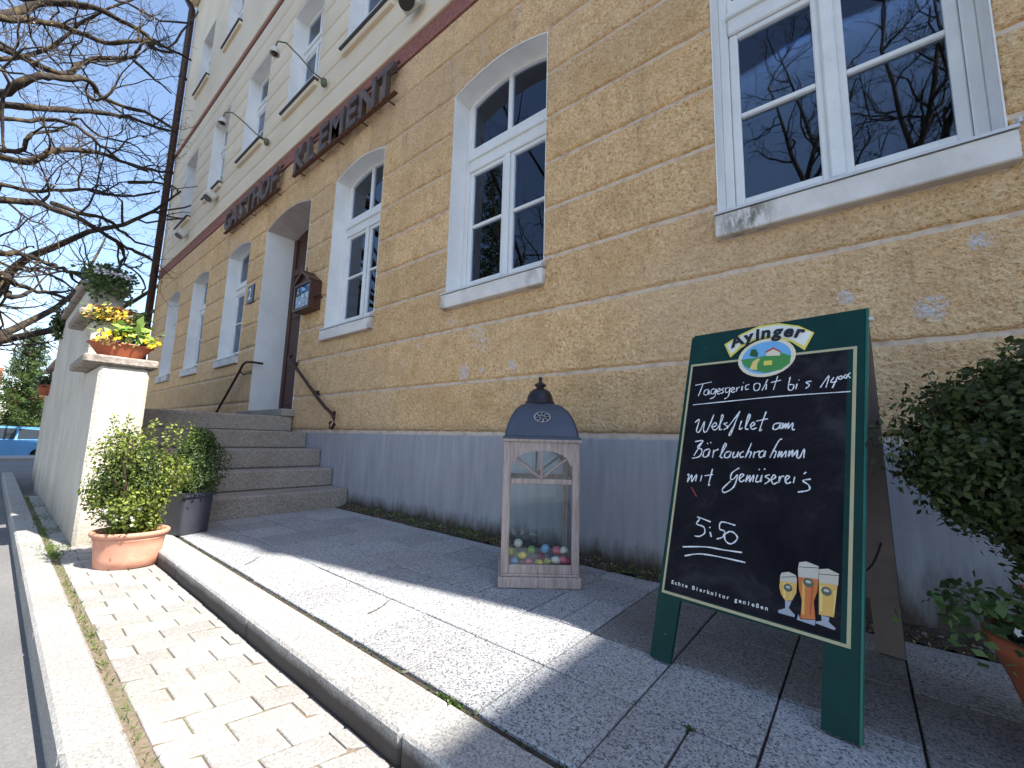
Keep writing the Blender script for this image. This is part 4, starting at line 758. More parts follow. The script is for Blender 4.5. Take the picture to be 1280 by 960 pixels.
# ================================================================== A-BOARD
BK = {"chalk":[[[397,9758],[1017,9845]],[[691,9775],[569,9304]],[[922,9550],[797,9518],[768,9373],[893,9331],[947,9523],[969,9326]],[[1166,9555],[1051,9531],[1037,9378],[1141,9371],[1210,9551],[1184,9248],[1016,9162]],[[1268,9418],[1363,9475],[1312,9559],[1251,9444],[1305,9336],[1402,9377]],[[1498,9561],[1402,9520],[1484,9419],[1405,9345]],[[1681,9570],[1557,9540],[1556,9397],[1668,9405],[1710,9559],[1670,9232],[1540,9131]],[[1749,9430],[1854,9501],[1792,9568],[1748,9446],[1811,9363],[1890,9404]],[[1931,9557],[1932,9386],[1950,9493],[2025,9565]],[[2118,9588],[2105,9419]],[[2134,9711],[2153,9725]],[[2340,9631],[2237,9594],[2235,9455],[2340,9462]],[[2610,9668],[2499,9602],[2527,9402],[2654,9408],[2692,9585],[2610,9668]],[[2918,9768],[2770,9369],[2822,9529],[2892,9598],[2881,9390]],[[3218,9865],[3115,9372]],[[3025,9646],[3324,9706]],[[3589,9797],[3553,9381],[3670,9329],[3708,9497],[3580,9523]],[[3797,9540],[3772,9350]],[[3836,9657],[3858,9669]],[[4193,9595],[4041,9567],[4144,9460],[4039,9343]],[[4437,9352],[4649,9744],[4583,9340]],[[4779,9675],[4702,9506],[4859,9532]],[[4880,9692],[4748,9313]],[[4955,9705],[4897,9643],[4933,9579],[4992,9640],[4955,9705]],[[5079,9739],[5021,9664],[5081,9604],[5109,9722]],[[5186,9781],[5128,9707],[5189,9607]],[[401,8951],[1799,9038],[3321,9125],[5201,9166]],[[565,8235],[719,8351],[657,7919],[774,7880],[915,8269],[918,7918],[1050,7918],[1229,8535]],[[1211,8033],[1364,8131],[1305,8224],[1205,8087],[1291,7949],[1424,8032],[1566,8433],[1505,8481],[1485,7979],[1569,7978]],[[1738,8217],[1619,8174],[1753,8067],[1627,7948]],[[1732,7993],[2049,8510],[2106,8621],[1995,8213],[1882,7771],[1831,7807],[1955,8066]],[[2200,8284],[2148,7976],[2254,8027]],[[2348,8063],[2460,8425],[2410,8500],[2338,8026],[2451,7975]],[[2490,8047],[2627,8146],[2577,8219],[2503,8119],[2558,7975],[2698,8024]],[[2947,8591],[2796,7953],[2867,7974]],[[2662,8261],[3012,8339]],[[3375,8193],[3215,8139],[3202,7973],[3329,8000],[3410,8192],[3386,8000],[3453,8040]],[[3479,8191],[3456,7986],[3559,8176],[3546,7999],[3632,8189],[3614,7998],[3744,8187],[3738,7971],[3810,7971]],[[655,7491],[947,7535],[769,7286],[942,7193],[884,6943],[613,6855]],[[947,7535],[675,6956]],[[1210,7240],[1040,7159],[1014,6949],[1156,6955],[1229,7203],[1206,6957]],[[1102,7447],[1141,7417]],[[1212,7487],[1251,7457]],[[1369,7208],[1351,6913],[1377,7134],[1526,7235]],[[1588,6960],[1765,7366],[1711,7438],[1618,6998],[1693,6929]],[[1917,7176],[1776,7113],[1758,6954],[1890,6960],[1958,7156],[1923,6962]],[[2050,7159],[2020,6980],[2117,6985],[2198,7165],[2170,6973]],[[2356,7192],[2249,7096],[2278,6978],[2383,7011]],[[2583,7493],[2425,6964],[2514,7177],[2596,7159],[2549,6970]],[[2697,7204],[2672,6976],[2702,7136],[2848,7223]],[[2966,7241],[2851,7169],[2850,7019],[2950,7037],[3026,7230],[2993,7025]],[[3476,7633],[3382,7578],[3158,7000],[3248,7224],[3330,7207],[3285,7006]],[[3430,7244],[3386,7030],[3498,7233],[3487,7035],[3609,7251],[3598,7040]],[[3708,7267],[3674,7070],[3789,7290],[3783,7075],[3923,7294],[3907,7068],[3988,7059],[4092,7332],[4094,7045]],[[513,6218],[583,6253],[559,5977],[688,6246],[705,5991],[853,6274],[847,6025]],[[1049,6260],[1018,6040]],[[1393,6516],[1316,5953],[1364,5958]],[[1143,6246],[1435,6319]],[[2265,6609],[2051,6422],[2025,6212],[2121,6220],[2236,6367],[2145,5950],[1876,5732],[1799,5847],[2032,6144]],[[2309,6250],[2424,6368],[2358,6410],[2293,6289],[2350,6138],[2467,6216]],[[2546,6391],[2503,6152],[2620,6383],[2612,6162],[2727,6405],[2714,6171]],[[2846,6414],[2802,6199],[2919,6222],[2975,6424],[2950,6192]],[[2862,6602],[2893,6590]],[[3020,6626],[3056,6615]],[[3194,6454],[3072,6379],[3205,6280],[3071,6138]],[[3261,6284],[3368,6390],[3308,6450],[3248,6316],[3314,6161],[3433,6235]],[[3477,6431],[3462,6206],[3507,6389],[3598,6441]],[[3639,6298],[3741,6408],[3684,6466],[3626,6335],[3686,6214],[3791,6268]],[[3884,6444],[3856,6242]],[[4115,6544],[4174,6610]],[[4300,6405],[4098,6338],[4257,6218],[4263,6067],[3985,5977]],[[1521,4692],[1066,4793],[1142,4735],[1059,4552],[1308,4491],[1363,4300],[1209,4160],[1039,4142]],[[1506,4523],[1523,4486]],[[1537,4363],[1593,4209]],[[2307,4706],[1875,4748],[1835,4512],[1999,4462],[1954,4274],[1772,4176]],[[2153,4489],[2010,4348],[2059,4166],[2220,4101],[2362,4222],[2399,4354],[2278,4472],[2153,4489]],[[670,3703],[1446,3855],[2025,3874],[2580,3906]],[[778,3424],[1276,3593],[1923,3633],[2696,3629]]],"red":[[[713,5809],[947,5489]]],"beer":[[[3694,3563],[3869,3627],[4046,3582],[4080,3479],[4086,3353],[3664,3311],[3663,3474]],[[3663,3327],[4085,3369],[4084,3101],[3995,2874],[3824,2827],[3713,2970],[3658,3148]],[[3824,2827],[3981,2855],[3920,2651],[4083,2515],[4072,2451],[3669,2453],[3666,2515],[3835,2626]],[[4115,3952],[4284,4012],[4585,3946],[4589,3604],[4111,3550],[4095,3770]],[[4111,3550],[4589,3604],[4574,3263],[4502,3000],[4559,2539],[4211,2463],[4232,2925],[4149,3212]],[[4165,2570],[4206,2446],[4560,2525],[4551,2384],[4130,2408]],[[4593,3869],[4805,3933],[5046,3852],[5035,3549],[4605,3515]],[[4605,3515],[5023,3546],[4966,2722],[4633,2694]],[[4685,2695],[4866,2691],[4857,2573],[5010,2464],[4987,2413],[4562,2452],[4574,2500],[4703,2554]]],"lab":[[[3878,3189],[3986,3217]],[[4362,3454],[4485,3485]],[[4783,3333],[4899,3364]]],"banner":[[1600,10777],[1331,11359],[1896,11693],[2480,11918],[3129,11900],[3750,11673],[4201,11331],[3954,10723],[3556,11094],[3166,11283],[2764,11380],[2354,11351],[1945,11112]],"bannerw":[[1620,10903],[1414,11313],[1937,11623],[2507,11835],[3134,11829],[3734,11613],[4142,11319],[3930,10880],[3551,11181],[3161,11368],[2759,11456],[2348,11429],[1934,11243]],"gold":[[84,2103],[5363,2051],[5368,10663],[153,10705]],"legs":[[685,1957],[646,66],[4724,2021],[4720,33],[-89,1663],[5586,1946]],"ell":[[2803,10608],[3679,10602],[1860,10588],[2745,11358],[2785,9885]],"inner":[[[1987,10621],[2011,10846],[2198,11174],[2692,11242],[3173,11160],[3529,10884],[3598,10614],[3444,10378],[3196,10769],[2810,10680],[2491,10627]],[[1987,10621],[2491,10627],[2810,10680],[3196,10769],[3582,10569],[3559,10293],[3311,10091],[2855,10015],[2445,10143],[2137,10351]],[[2316,10206],[2398,10492],[2534,10597],[2637,10582],[2550,10374],[2566,10153]],[[2273,10757],[2319,10977],[2465,10979],[2561,10790],[2530,10646],[2318,10726]],[[2812,10656],[2822,10801],[3032,10915],[3234,10763],[3262,10615]],[[2780,10831],[3029,10964],[3272,10767],[3236,10739],[3033,10890],[2824,10776]],[[2765,10468],[3021,10458],[3024,10290],[2765,10298]]],"text":[[1868,11254],[2270,11340],[2764,11380],[3239,11353],[3695,11260]],"ech":[[410,2547],[3425,2462]],"screw":[5632,11278],"corners":[[-0.598,1.502,0.0],[-0.046,1.422,0.0],[0.04,1.7,1.158],[-0.507,1.78,1.154]],"limbs":[[0.073,[[-13.0,-0.91,8.96],[-13.32,-0.5,9.86],[-13.02,0.0,10.1],[-12.7,0.35,10.09],[-12.61,0.74,10.07],[-12.81,1.26,10.23],[-13.16,1.4,10.23],[-13.39,1.82,10.6]]],[0.062,[[-12.5,-0.88,8.61],[-12.76,-0.53,9.04],[-12.9,-0.17,9.36],[-12.74,0.19,9.36],[-12.4,0.55,9.21],[-12.13,0.89,9.32],[-12.15,1.27,9.69],[-12.43,1.68,9.95],[-12.76,2.1,10.21]]],[0.05,[[-12.5,0.01,8.07],[-12.76,0.22,8.55],[-12.9,0.44,8.97],[-12.74,0.85,9.24],[-12.4,1.05,9.25],[-12.13,1.09,9.42],[-12.15,1.27,9.69]]],[0.037,[[-12.5,1.07,9.21],[-12.76,1.31,9.29],[-12.9,1.53,9.28],[-12.74,1.84,9.08]]],[0.064,[[-11.5,-0.64,6.57],[-11.2,-0.42,6.8],[-11.11,-0.21,7.03],[-11.31,0.02,7.29],[-11.66,0.39,7.71],[-11.89,0.54,7.68],[-11.82,0.72,7.59],[-11.52,1.01,7.44],[-11.2,1.36,7.32],[-11.11,1.76,7.16]]],[0.06,[[-12.0,-0.64,6.64],[-11.71,-0.34,6.65],[-12.04,0.05,7.02],[-12.34,0.49,7.45],[-12.38,0.85,7.62],[-12.13,1.22,7.61],[-11.79,1.59,7.48],[-11.6,1.87,7.41]]],[0.034,[[-11.0,-0.56,5.89],[-11.24,-0.12,6.28],[-10.9,0.16,6.26],[-10.64,0.36,6.13],[-10.64,0.64,5.99],[-10.92,0.96,5.96],[-11.26,1.43,6.1]]],[0.057,[[-11.5,-0.5,5.46],[-11.2,-0.16,5.4],[-11.11,0.04,5.68],[-11.31,0.23,5.93],[-11.66,0.67,6.29],[-11.89,1.05,6.43],[-11.82,1.56,6.46],[-11.52,1.86,6.44]]],[0.038,[[-12.0,-0.34,5.85],[-11.71,-0.23,6.12],[-12.04,-0.0,6.53],[-12.34,0.2,6.89]]],[0.054,[[-11.0,-0.39,4.5],[-11.24,0.01,4.73],[-10.9,0.26,4.58],[-10.64,0.55,4.44],[-10.64,0.83,4.32],[-10.92,1.15,4.29],[-11.26,1.43,4.33],[-11.4,1.86,4.26]]],[0.045,[[-11.5,0.21,4.92],[-11.2,0.51,4.76],[-11.11,0.78,4.77],[-11.31,1.02,4.81],[-11.66,1.25,4.81],[-11.89,1.49,4.76],[-11.82,1.88,4.77]]],[0.045,[[-10.5,-0.27,3.45],[-10.83,-0.14,3.61],[-10.88,0.04,3.63],[-10.64,0.22,3.52],[-10.29,0.4,3.39],[-10.1,0.52,3.32],[-10.21,0.68,3.37]]],[0.028,[[-10.5,0.54,3.42],[-10.83,0.61,3.37],[-10.88,0.76,3.31]]],[0.043,[[-10.0,-0.22,3.02],[-9.8,-0.08,2.89],[-10.15,0.01,2.92],[-10.38,0.23,2.94],[-10.33,0.46,2.92],[-10.02,0.66,2.82]]],[0.043,[[-10.0,-0.19,2.76],[-9.8,-0.07,2.64],[-10.15,0.06,2.8],[-10.38,0.18,2.97]]],[0.026,[[-10.0,0.31,2.86],[-9.8,0.49,2.94]]],[0.039,[[-11.0,1.13,4.31],[-11.24,1.26,4.21],[-10.9,1.21,3.9],[-10.64,1.14,3.65]]],[0.02,[[-11.0,1.25,3.94],[-11.24,1.48,3.91],[-10.9,1.58,3.61],[-10.64,1.53,3.35]]],[0.026,[[-10.5,-0.59,6.47],[-10.83,-0.52,5.96],[-10.88,-0.44,5.3]]],[0.03,[[-12.0,-0.77,7.85],[-11.71,-0.55,7.62],[-12.04,-0.35,7.7],[-12.34,-0.26,7.8]]],[0.032,[[-11.5,0.42,7.29],[-11.2,0.58,7.15],[-11.11,0.75,7.53],[-11.31,0.74,7.92]]],[0.04,[[-13.0,-0.5,5.51],[-13.32,-0.07,5.71],[-13.02,0.37,5.78],[-12.7,0.7,5.9],[-12.61,1.2,5.94],[-12.81,1.9,6.47]]],[0.038,[[-13.0,1.34,6.5],[-13.32,1.8,6.86],[-13.02,2.14,6.83],[-12.7,2.21,6.58]]],[0.031,[[-12.0,-0.6,8.9],[-11.71,-0.22,9.19],[-12.04,0.31,9.87],[-12.34,0.81,10.36],[-12.38,1.38,10.48],[-12.13,1.93,10.68]]],[0.04,[[-13.0,-0.81,8.05],[-13.32,-0.22,9.01],[-13.02,0.17,9.74],[-12.7,0.59,10.31],[-12.61,1.19,11.24]]],[0.027,[[-12.0,1.18,9.62],[-11.71,1.51,9.4],[-12.04,1.85,10.54],[-12.34,2.06,11.28]]],[0.024,[[-12.0,0.28,6.92],[-11.71,0.38,6.84],[-12.04,0.71,6.85],[-12.34,1.17,7.12],[-12.38,1.61,6.96]]]]}
cn = [Vector(c) for c in BK['corners']]      # bottom left, bottom right, top right, top left of the front face
Wb, Hb = .553, 1.195
Ux = ((cn[1] - cn[0]) + (cn[2] - cn[3])) / 2 / Wb; Uy = ((cn[3] - cn[0]) + (cn[2] - cn[1])) / 2 / Hb; O3 = (cn[0] + cn[1] + cn[2] + cn[3]) / 4 - Ux * Wb / 2 - Uy * Hb / 2
O3.z = .006; Uxh = Vector((Ux.x, Ux.y, 0)); Nn = Ux.cross(Uy).normalized()   # towards the viewer
if Nn.y > 0: Nn = -Nn
ab = thing('sandwich_board', ((cn[0] + cn[1]) / 2 + Vector((0, .3, 0))), 'dark green chalkboard A-stand with beer glasses and a handwritten dish of the day', 'signboard')
def B3(u, v, n=0): return tuple(O3 + Uxh * u + Uy * v + Nn * n)
def bprism(poly, n0, n1, name, mat, parent=None, mi=None):
    k = len(poly); v = [B3(u, w_, n0) for u, w_ in poly] + [B3(u, w_, n1) for u, w_ in poly]
    b = MB(); b.add(v, [tuple(range(k))[::-1], tuple(range(k, 2 * k))] + [(i, (i + 1) % k, (i + 1) % k + k, i + k) for i in range(k)]); return b.build(name, mat, parent or ab)
mm = lambda L_: [(a / 10000, c_ / 10000) for a, c_ in L_]
lg = .105
outline = [(0, 0), (.070, 0), (.078, .197), (.474, .203), (.476, 0), (Wb, 0), (Wb, Hb), (.012, Hb), (0, Hb - .012)]
fr = bprism(outline, -.016, 0, 'front_panel', M['board_green'])
bprism([(Wb + .0005, .002), (Wb + .006, .002), (Wb + .006, Hb), (Wb + .0005, Hb)], -.018, .002, 'edge_glint_strip', M['board_edge_glint'], fr)
gx0, gx1, gy0, gy1 = .012, .533, .207, 1.067
bprism([(gx0, gy0), (gx1, gy0), (gx1, gy1), (gx0, gy1)], .0004, .0012, 'gold_border', M['gold'], fr)
bprism([(gx0 + .0075, gy0 + .0085), (gx1 - .009, gy0 + .0085), (gx1 - .009, gy1 - .0085), (gx0 + .0075, gy1 - .0085)], .0005, .0017, 'inner_border', M['board_green'], fr)
bprism([(gx0 + .010, gy0 + .012), (gx1 - .022, gy0 + .012), (gx1 - .022, gy1 - .011), (gx0 + .010, gy1 - .011)], .0006, .0022, 'writing_surface', M['chalkboard'], fr)
def smooth_line(P, m=4):
    if len(P) < 3: return np.array(P, float)
    Q = np.array([P[0]] + list(P) + [P[-1]], float); out = []
    for i in range(1, len(Q) - 2):
        for t in np.linspace(0, 1, m, endpoint=False): out.append(.5 * ((2 * Q[i]) + (-Q[i - 1] + Q[i + 1]) * t + (2 * Q[i - 1] - 5 * Q[i] + 4 * Q[i + 1] - Q[i + 2]) * t * t + (-Q[i - 1] + 3 * Q[i] - 3 * Q[i + 1] + Q[i + 2]) * t ** 3))
    out.append(Q[-2]); return np.array(out)
def stroke(b, P, wd, n0):
    L_ = smooth_line(P); d = np.gradient(L_, axis=0); d /= np.linalg.norm(d, axis=1)[:, None] + 1e-9; nr = np.stack([-d[:, 1], d[:, 0]], 1)
    w_ = wd * (1 + .25 * np.sin(np.arange(len(L_)) * 1.3 + P[0][0] * 90)); w_ = np.broadcast_to(w_, (len(L_),))[:, None]
    a = L_ + nr * w_ / 2; c_ = L_ - nr * w_ / 2; m = len(L_)
    b.add([B3(u, v_, n0) for u, v_ in a] + [B3(u, v_, n0) for u, v_ in c_], [(i, i + 1, m + i + 1, m + i) for i in range(m - 1)])
ch = MB()
for s in BK['chalk']:
    P = mm(s)
    if len(P) == 2 and math.dist(*P) < .02: stroke(ch, P, .0040, .0030)
    else: stroke(ch, P, .0033 if s[0][1] > 8800 else .0040, .0030 + .00002 * random.random())
tag(ch.build('chalk_writing', M['chalk'], fr), kind='stuff')
rd = MB(); stroke(rd, mm(BK['red'][0]), .002, .0029); rd.build('chalk_mark', M['p_red'], fr)
BF = [('p_foam'), ('p_beer'), ('p_glass'), ('p_foam'), ('p_amber'), ('p_glass'), ('p_foam'), ('p_beer'), ('p_glass')]
for i, (s, k) in enumerate(zip(BK['beer'], BF)):
    bprism(mm(s), .0024, .0028 + .00005 * i, {'p_foam': 'printed_foam', 'p_beer': 'printed_beer', 'p_amber': 'printed_beer', 'p_glass': 'printed_glass_foot'}[k], M[k], fr)
for i_, (s, k) in enumerate((('beer', 1), ('beer', 4), ('beer', 7))):      # lighter left side and darker right side of each beer
    P = mm(BK['beer'][k]); us = [p[0] for p in P]; vs = [p[1] for p in P]; u0, u1, v0, v1 = min(us), max(us), min(vs), max(vs); w_ = u1 - u0
    wx = .30 if k != 7 else .14
    bprism([(u0 + w_ * (wx - .04), v0 + (v1 - v0) * .12), (u0 + w_ * (wx + .10), v0 + (v1 - v0) * .10), (u0 + w_ * (wx + .06), v1 - (v1 - v0) * .12), (u0 + w_ * (wx - .08), v1 - (v1 - v0) * .12)], .0030, .00345, 'printed_highlight', M['p_honey' if k != 4 else 'p_beer'], fr)
    bprism([(u1 - w_ * (wx + .06), v0 + (v1 - v0) * .14), (u1 - w_ * (wx - .02), v0 + (v1 - v0) * .14), (u1 - w_ * (wx - .10), v1 - (v1 - v0) * .16), (u1 - w_ * (wx + .02), v1 - (v1 - v0) * .16)], .0030, .00345, 'printed_shade', M['p_rust' if k == 4 else 'p_path'], fr)
    P = mm(BK['beer'][k - 1]); us = [p[0] for p in P]; bprism([(P[0][0], P[0][1] - .012), (P[2][0], P[2][1] - .004), (P[2][0], P[2][1] - .0055), (P[0][0], P[0][1] - .0135)], .0030, .00345, 'printed_rim', M['p_black'], fr)
def ellipse(c_, ru, rv, n=28, rot=0): return [(c_[0] + ru * math.cos(a) * math.cos(rot) - rv * math.sin(a) * math.sin(rot), c_[1] + ru * math.cos(a) * math.sin(rot) + rv * math.sin(a) * math.cos(rot)) for a in np.arange(n) * 2 * PI / n]
for i, s in enumerate(BK['lab']):
    P = mm(s); r = math.dist(P[0], P[1]); bprism(ellipse(P[0], r, r * .95), .0030, .0036, 'printed_label', M['p_label'], fr); bprism(ellipse((P[0][0], P[0][1] + r * .15), r * .55, r * .3), .0031, .0039, 'printed_label', M['p_foam'], fr)
# badge: banner, picture, name
bprism(mm(BK['banner']), .0024, .0040, 'badge_banner_edge', M['p_yellow'], fr)
bprism(mm(BK['bannerw']), .0026, .0046, 'badge_banner', M['p_white'], fr)
P = mm(BK['ell']); ec = P[0]; ra = math.dist(P[1], P[2]) / 2; rb_ = math.dist(P[3], P[4]) / 2
bprism(ellipse(ec, ra, rb_), .0028, .0052, 'badge_ring', M['p_cream'], fr)
bprism(ellipse(ec, ra * .86, rb_ * .84), .0030, .0056, 'badge_sky', M['p_sky'], fr)
for i, (s, k) in enumerate(zip(BK['inner'][1:], ['p_green', 'p_path', 'p_dgreen', 'p_cream', 'p_red', 'p_yellow'])):
    bprism(mm(s), .0032, .0060 + .0003 * i, 'badge_picture', M[k], fr)
P = np.array(mm(BK['text']))
for i, chh in enumerate('Ayinger'):
    t_ = i / 6 * 4; k0 = min(int(t_), 3); p = P[k0] + (P[k0 + 1] - P[k0]) * (t_ - k0); s_ = (p[0] - .2775) / .105
    ux = [-.096, -.058, -.030, -.004, .031, .064, .094][i]; p = (.279 + ux, 1.127 + .0165 * (1 - (ux / .1) ** 2)); an = -ux * 3.0
    mt = Matrix.Identity(4)
    X3, Y3, N3 = Uxh.normalized(), Uy.normalized(), Nn
    for a in range(3): mt[a][0] = X3[a]; mt[a][1] = Y3[a]; mt[a][2] = N3[a]
    mt.translation = Vector(B3(p[0], p[1] - .006, .0070)); letter(chh, .062, .0004, M['p_black'], fr, mt @ Matrix.Rotation(an, 4, 'Z'), offset=.0026, italic=.05)
P = mm(BK['ech']); s = 'Echte Bierkultur genießen'; n = len(s)
for i, chh in enumerate(s):
    if chh == ' ': continue
    t_ = (i + .5) / n; u = P[0][0] + (P[1][0] - P[0][0]) * t_; v_ = .243; mt2 = mt.copy(); mt2.translation = Vector(B3(u, v_, .0026)); letter(chh, .0165, .0002, M['p_white'], fr, mt2, offset=.0004)
# back panel, hinge and stay
bo = Uxh.normalized(); back = Vector((bo.y * -1, bo.x, 0)); back = back if back.y > 0 else -back
topL, topR = Vector(B3(0, Hb - .004, -.02)), Vector(B3(Wb, Hb - .004, -.02)); fL, fR = Vector(B3(0, 0, 0)) + back * .70 , Vector(B3(Wb, 0, 0)) + back * .70; fL.z = fR.z = 0
fR = Vector((.077, 2.09, .004)); fL = fR - Uxh * Wb
def K3(u, v_, n=0):
    a = fL + (fR - fL) * (u / Wb); c_ = topL + (topR - topL) * (u / Wb); d_ = (c_ - a); N_ = (fR - fL).cross(topL - fL).normalized(); return tuple(a + d_ * (v_ / Hb) + N_ * n)
k = len(outline)
for n0, n1, nm, mt_ in ((-.016, -.001, 'back_panel', M['board_green']), (0, .003, 'back_panel_inside', M['taupe'])):
    b = MB(); v = [K3(u, w_, n0) for u, w_ in outline] + [K3(u, w_, n1) for u, w_ in outline]; b.add(v, [tuple(range(k))[::-1], tuple(range(k, 2 * k))] + [(i, (i + 1) % k, (i + 1) % k + k, i + k) for i in range(k)]); b.build(nm, mt_, ab)
b = MB(); b.tube([Vector(B3(-.002, Hb - .03, -.022)), Vector(B3(Wb + .004, Hb - .03, -.022))], .007, 8); b.build('hinge', M['lampd'], ab)
b = MB(); b.tube([Vector(B3(Wb + .006, Hb - .035, -.012)), Vector(B3(Wb + .016, Hb - .035, -.012))], .0075, 10); b.build('screw', M['enamel_w'], ab)
b = MB(); q0, q1 = Vector(B3(Wb - .03, .42, -.02)), Vector(K3(Wb - .03, .42, .01)); b.tube([q0 + (q1 - q0) * t + Vector((0, 0, -.05 * math.sin(t * PI))) for t in np.linspace(0, 1, 9)], .003, 5); b.build('stay_cord', M['rubber'], ab)

# ================================================================== LANTERN AND EGGS
LR = math.atan2(.27, .315); LC = Vector((-1.2525, 1.78, 0)) + Vector((-.65, .76, 0)) * .19
lt = thing('floor_lantern', LC, 'tall weathered pinkish wooden lantern with a blue grey metal roof, standing by the plinth', 'lantern')
LM = TR(tuple(LC), LR); hx, hy = .195, .175
def lb(b, *a, bev=.004): b.box(*a, rot=LM, bev=bev)
b = MB(); lb(b, -hx - .012, -hy - .012, 0, hx + .012, hy + .012, .052, bev=.006); lb(b, -hx, -hy, .052, hx, hy, .066); b.build('base', M['wood'], lt)
for sx in (-1, 1):
    for sy in (-1, 1):
        b = MB(); xa, xb = sorted((sx * hx, sx * (hx - .038))); ya, yb = sorted((sy * hy, sy * (hy - .038))); lb(b, xa, ya, .066, xb, yb, .712); b.build('post', M['wood'], lt)
def lantern_side(rot, hw_, hd):
    m = LM @ Matrix.Rotation(rot, 4, 'Z'); w_ = hw_ - .038; y0, y1 = -hd + .004, -hd + .024
    for za, zc in ((.066, .108), (.500, .526)):
        b = MB(); b.box(-w_, y0, za, w_, y1, zc, rot=m, bev=.003); b.build('rail', M['wood'], lt)
    # head board with an arched cut
    A = np.linspace(-1, 1, 17); bt = [(a * (w_ - .012), .600 + .068 * math.sqrt(max(0, 1 - a * a)) * 1.0) for a in A]
    poly_v = [(-w_, y0, .57), (-w_ + .012, y0, .57)] 
    v = []; 
    for yy in (y0, y1): v += [(x, yy, z) for x, z in bt] + [(x, yy, .712) for x, z in bt]
    n = 17; f = [(i, i + 1, n + i + 1, n + i) for i in range(n - 1)] + [(2 * n + i + 1, 2 * n + i, 3 * n + i, 3 * n + i + 1) for i in range(n - 1)] + [(i + 1, i, 2 * n + i, 2 * n + i + 1) for i in range(n - 1)]
    b = MB(); b.add(xf(v, m), f); b.box(-w_, y0, .595, -w_ + .012, y1, .712, rot=m); b.box(w_ - .012, y0, .595, w_, y1, .712, rot=m); b.build('head_board', M['wood'], lt)
    b = MB(); b.box(-.006, y0 + .003, .526, .006, y1 - .003, .664, rot=m)
    for s in (-1, 1): b.tube(xf([(s * .004, y0 + .008, .530), (s * .135, y0 + .008, .632)], m), .0065, 4)
    b.build('fan_bar', M['wood'], lt)
    b = MB(); b.box(-w_, y0 + .010, .108, w_, y0 + .013, .670, rot=m); b.build('pane', M['thin_glass'], lt)
for r_, a, c_ in ((0, hx, hy), (PI, hx, hy), (PI / 2, hy, hx), (-PI / 2, hy, hx)): lantern_side(r_, a, c_)
b = MB(); b.box(-hx + .02, -hy + .02, .067, hx - .02, hy - .02, .085, rot=LM); b.build('floor_board', M['wood'], lt)
b = MB(); lb(b, -hx - .008, -hy - .008, .712, hx + .008, hy + .008, .726, bev=.003); b.build('top_board', M['wood'], lt)
# four sided roof with convex sides
prof = [(1.03, .727), (1.03, .738), (.985, .742), (.955, .775), (.90, .812), (.82, .85), (.71, .882), (.57, .908), (.42, .922)]
b = MB(); v = []; n = 5
for s_, z in prof:
    c_ = .035 * (1 - s_) + .01
    X_, Y_ = hx * s_, hy * s_
    v += [(-X_ + c_, -Y_, z), (X_ - c_, -Y_, z), (X_, -Y_ + c_, z), (X_, Y_ - c_, z), (X_ - c_, Y_, z), (-X_ + c_, Y_, z), (-X_, Y_ - c_, z), (-X_, -Y_ + c_, z)]
f = [(i * 8 + j, i * 8 + (j + 1) % 8, i * 8 + 8 + (j + 1) % 8, i * 8 + 8 + j) for i in range(len(prof) - 1) for j in range(8)] + [tuple(range((len(prof) - 1) * 8, len(prof) * 8)), tuple(range(7, -1, -1))]
b.add(xf(v, LM), f); b.build('roof', M['lantern_roof'], lt, smooth=False)
b = MB(); b.lathe([(.078, .918), (.082, .924), (.082, .934), (.074, .938), (.071, .960), (.060, .985), (.040, 1.003), (.022, 1.010), (.020, 1.016), (.030, 1.022), (.034, 1.030), (.026, 1.036), (.012, 1.044), (.009, 1.055), (.013, 1.064), (.008, 1.074), (.001, 1.078)], 24, tuple(LC)); b.build('roof_cap', M['lantern_cap'], lt, smooth=True)
b = MB()
def roofpt(a, r):
    u_ = r * math.cos(a) * .040; z = .842 + r * math.sin(a) * .026; 
    zz = [p[1] for p in prof]; ss = [p[0] for p in prof]; s_ = np.interp(z, zz, ss); return (u_, -hy * s_ - .0015, z)
v = [roofpt(a, 1) for a in np.linspace(0, 2 * PI, 25)[:-1]]; b.add(xf(v, LM), [tuple(range(24))]); b.build('vent', M['p_black'], lt)
b = MB()
for i in range(8):
    a = i * PI / 4
    for r0, r1 in ((.25, .95),):
        q = [roofpt(a - .10, r0), roofpt(a + .25, (r0 + r1) / 2), roofpt(a, r1)]; q = [(x, y - .002, z) for x, y, z in q]; b.tube(xf(q, LM), .0022, 4)
b.tube(xf([(x, y - .002, z) for x, y, z in [roofpt(a, 1.03) for a in np.linspace(0, 2 * PI, 25)]], LM), .0022, 4, caps=False); b.build('vent_tracery', M['rim'], lt)
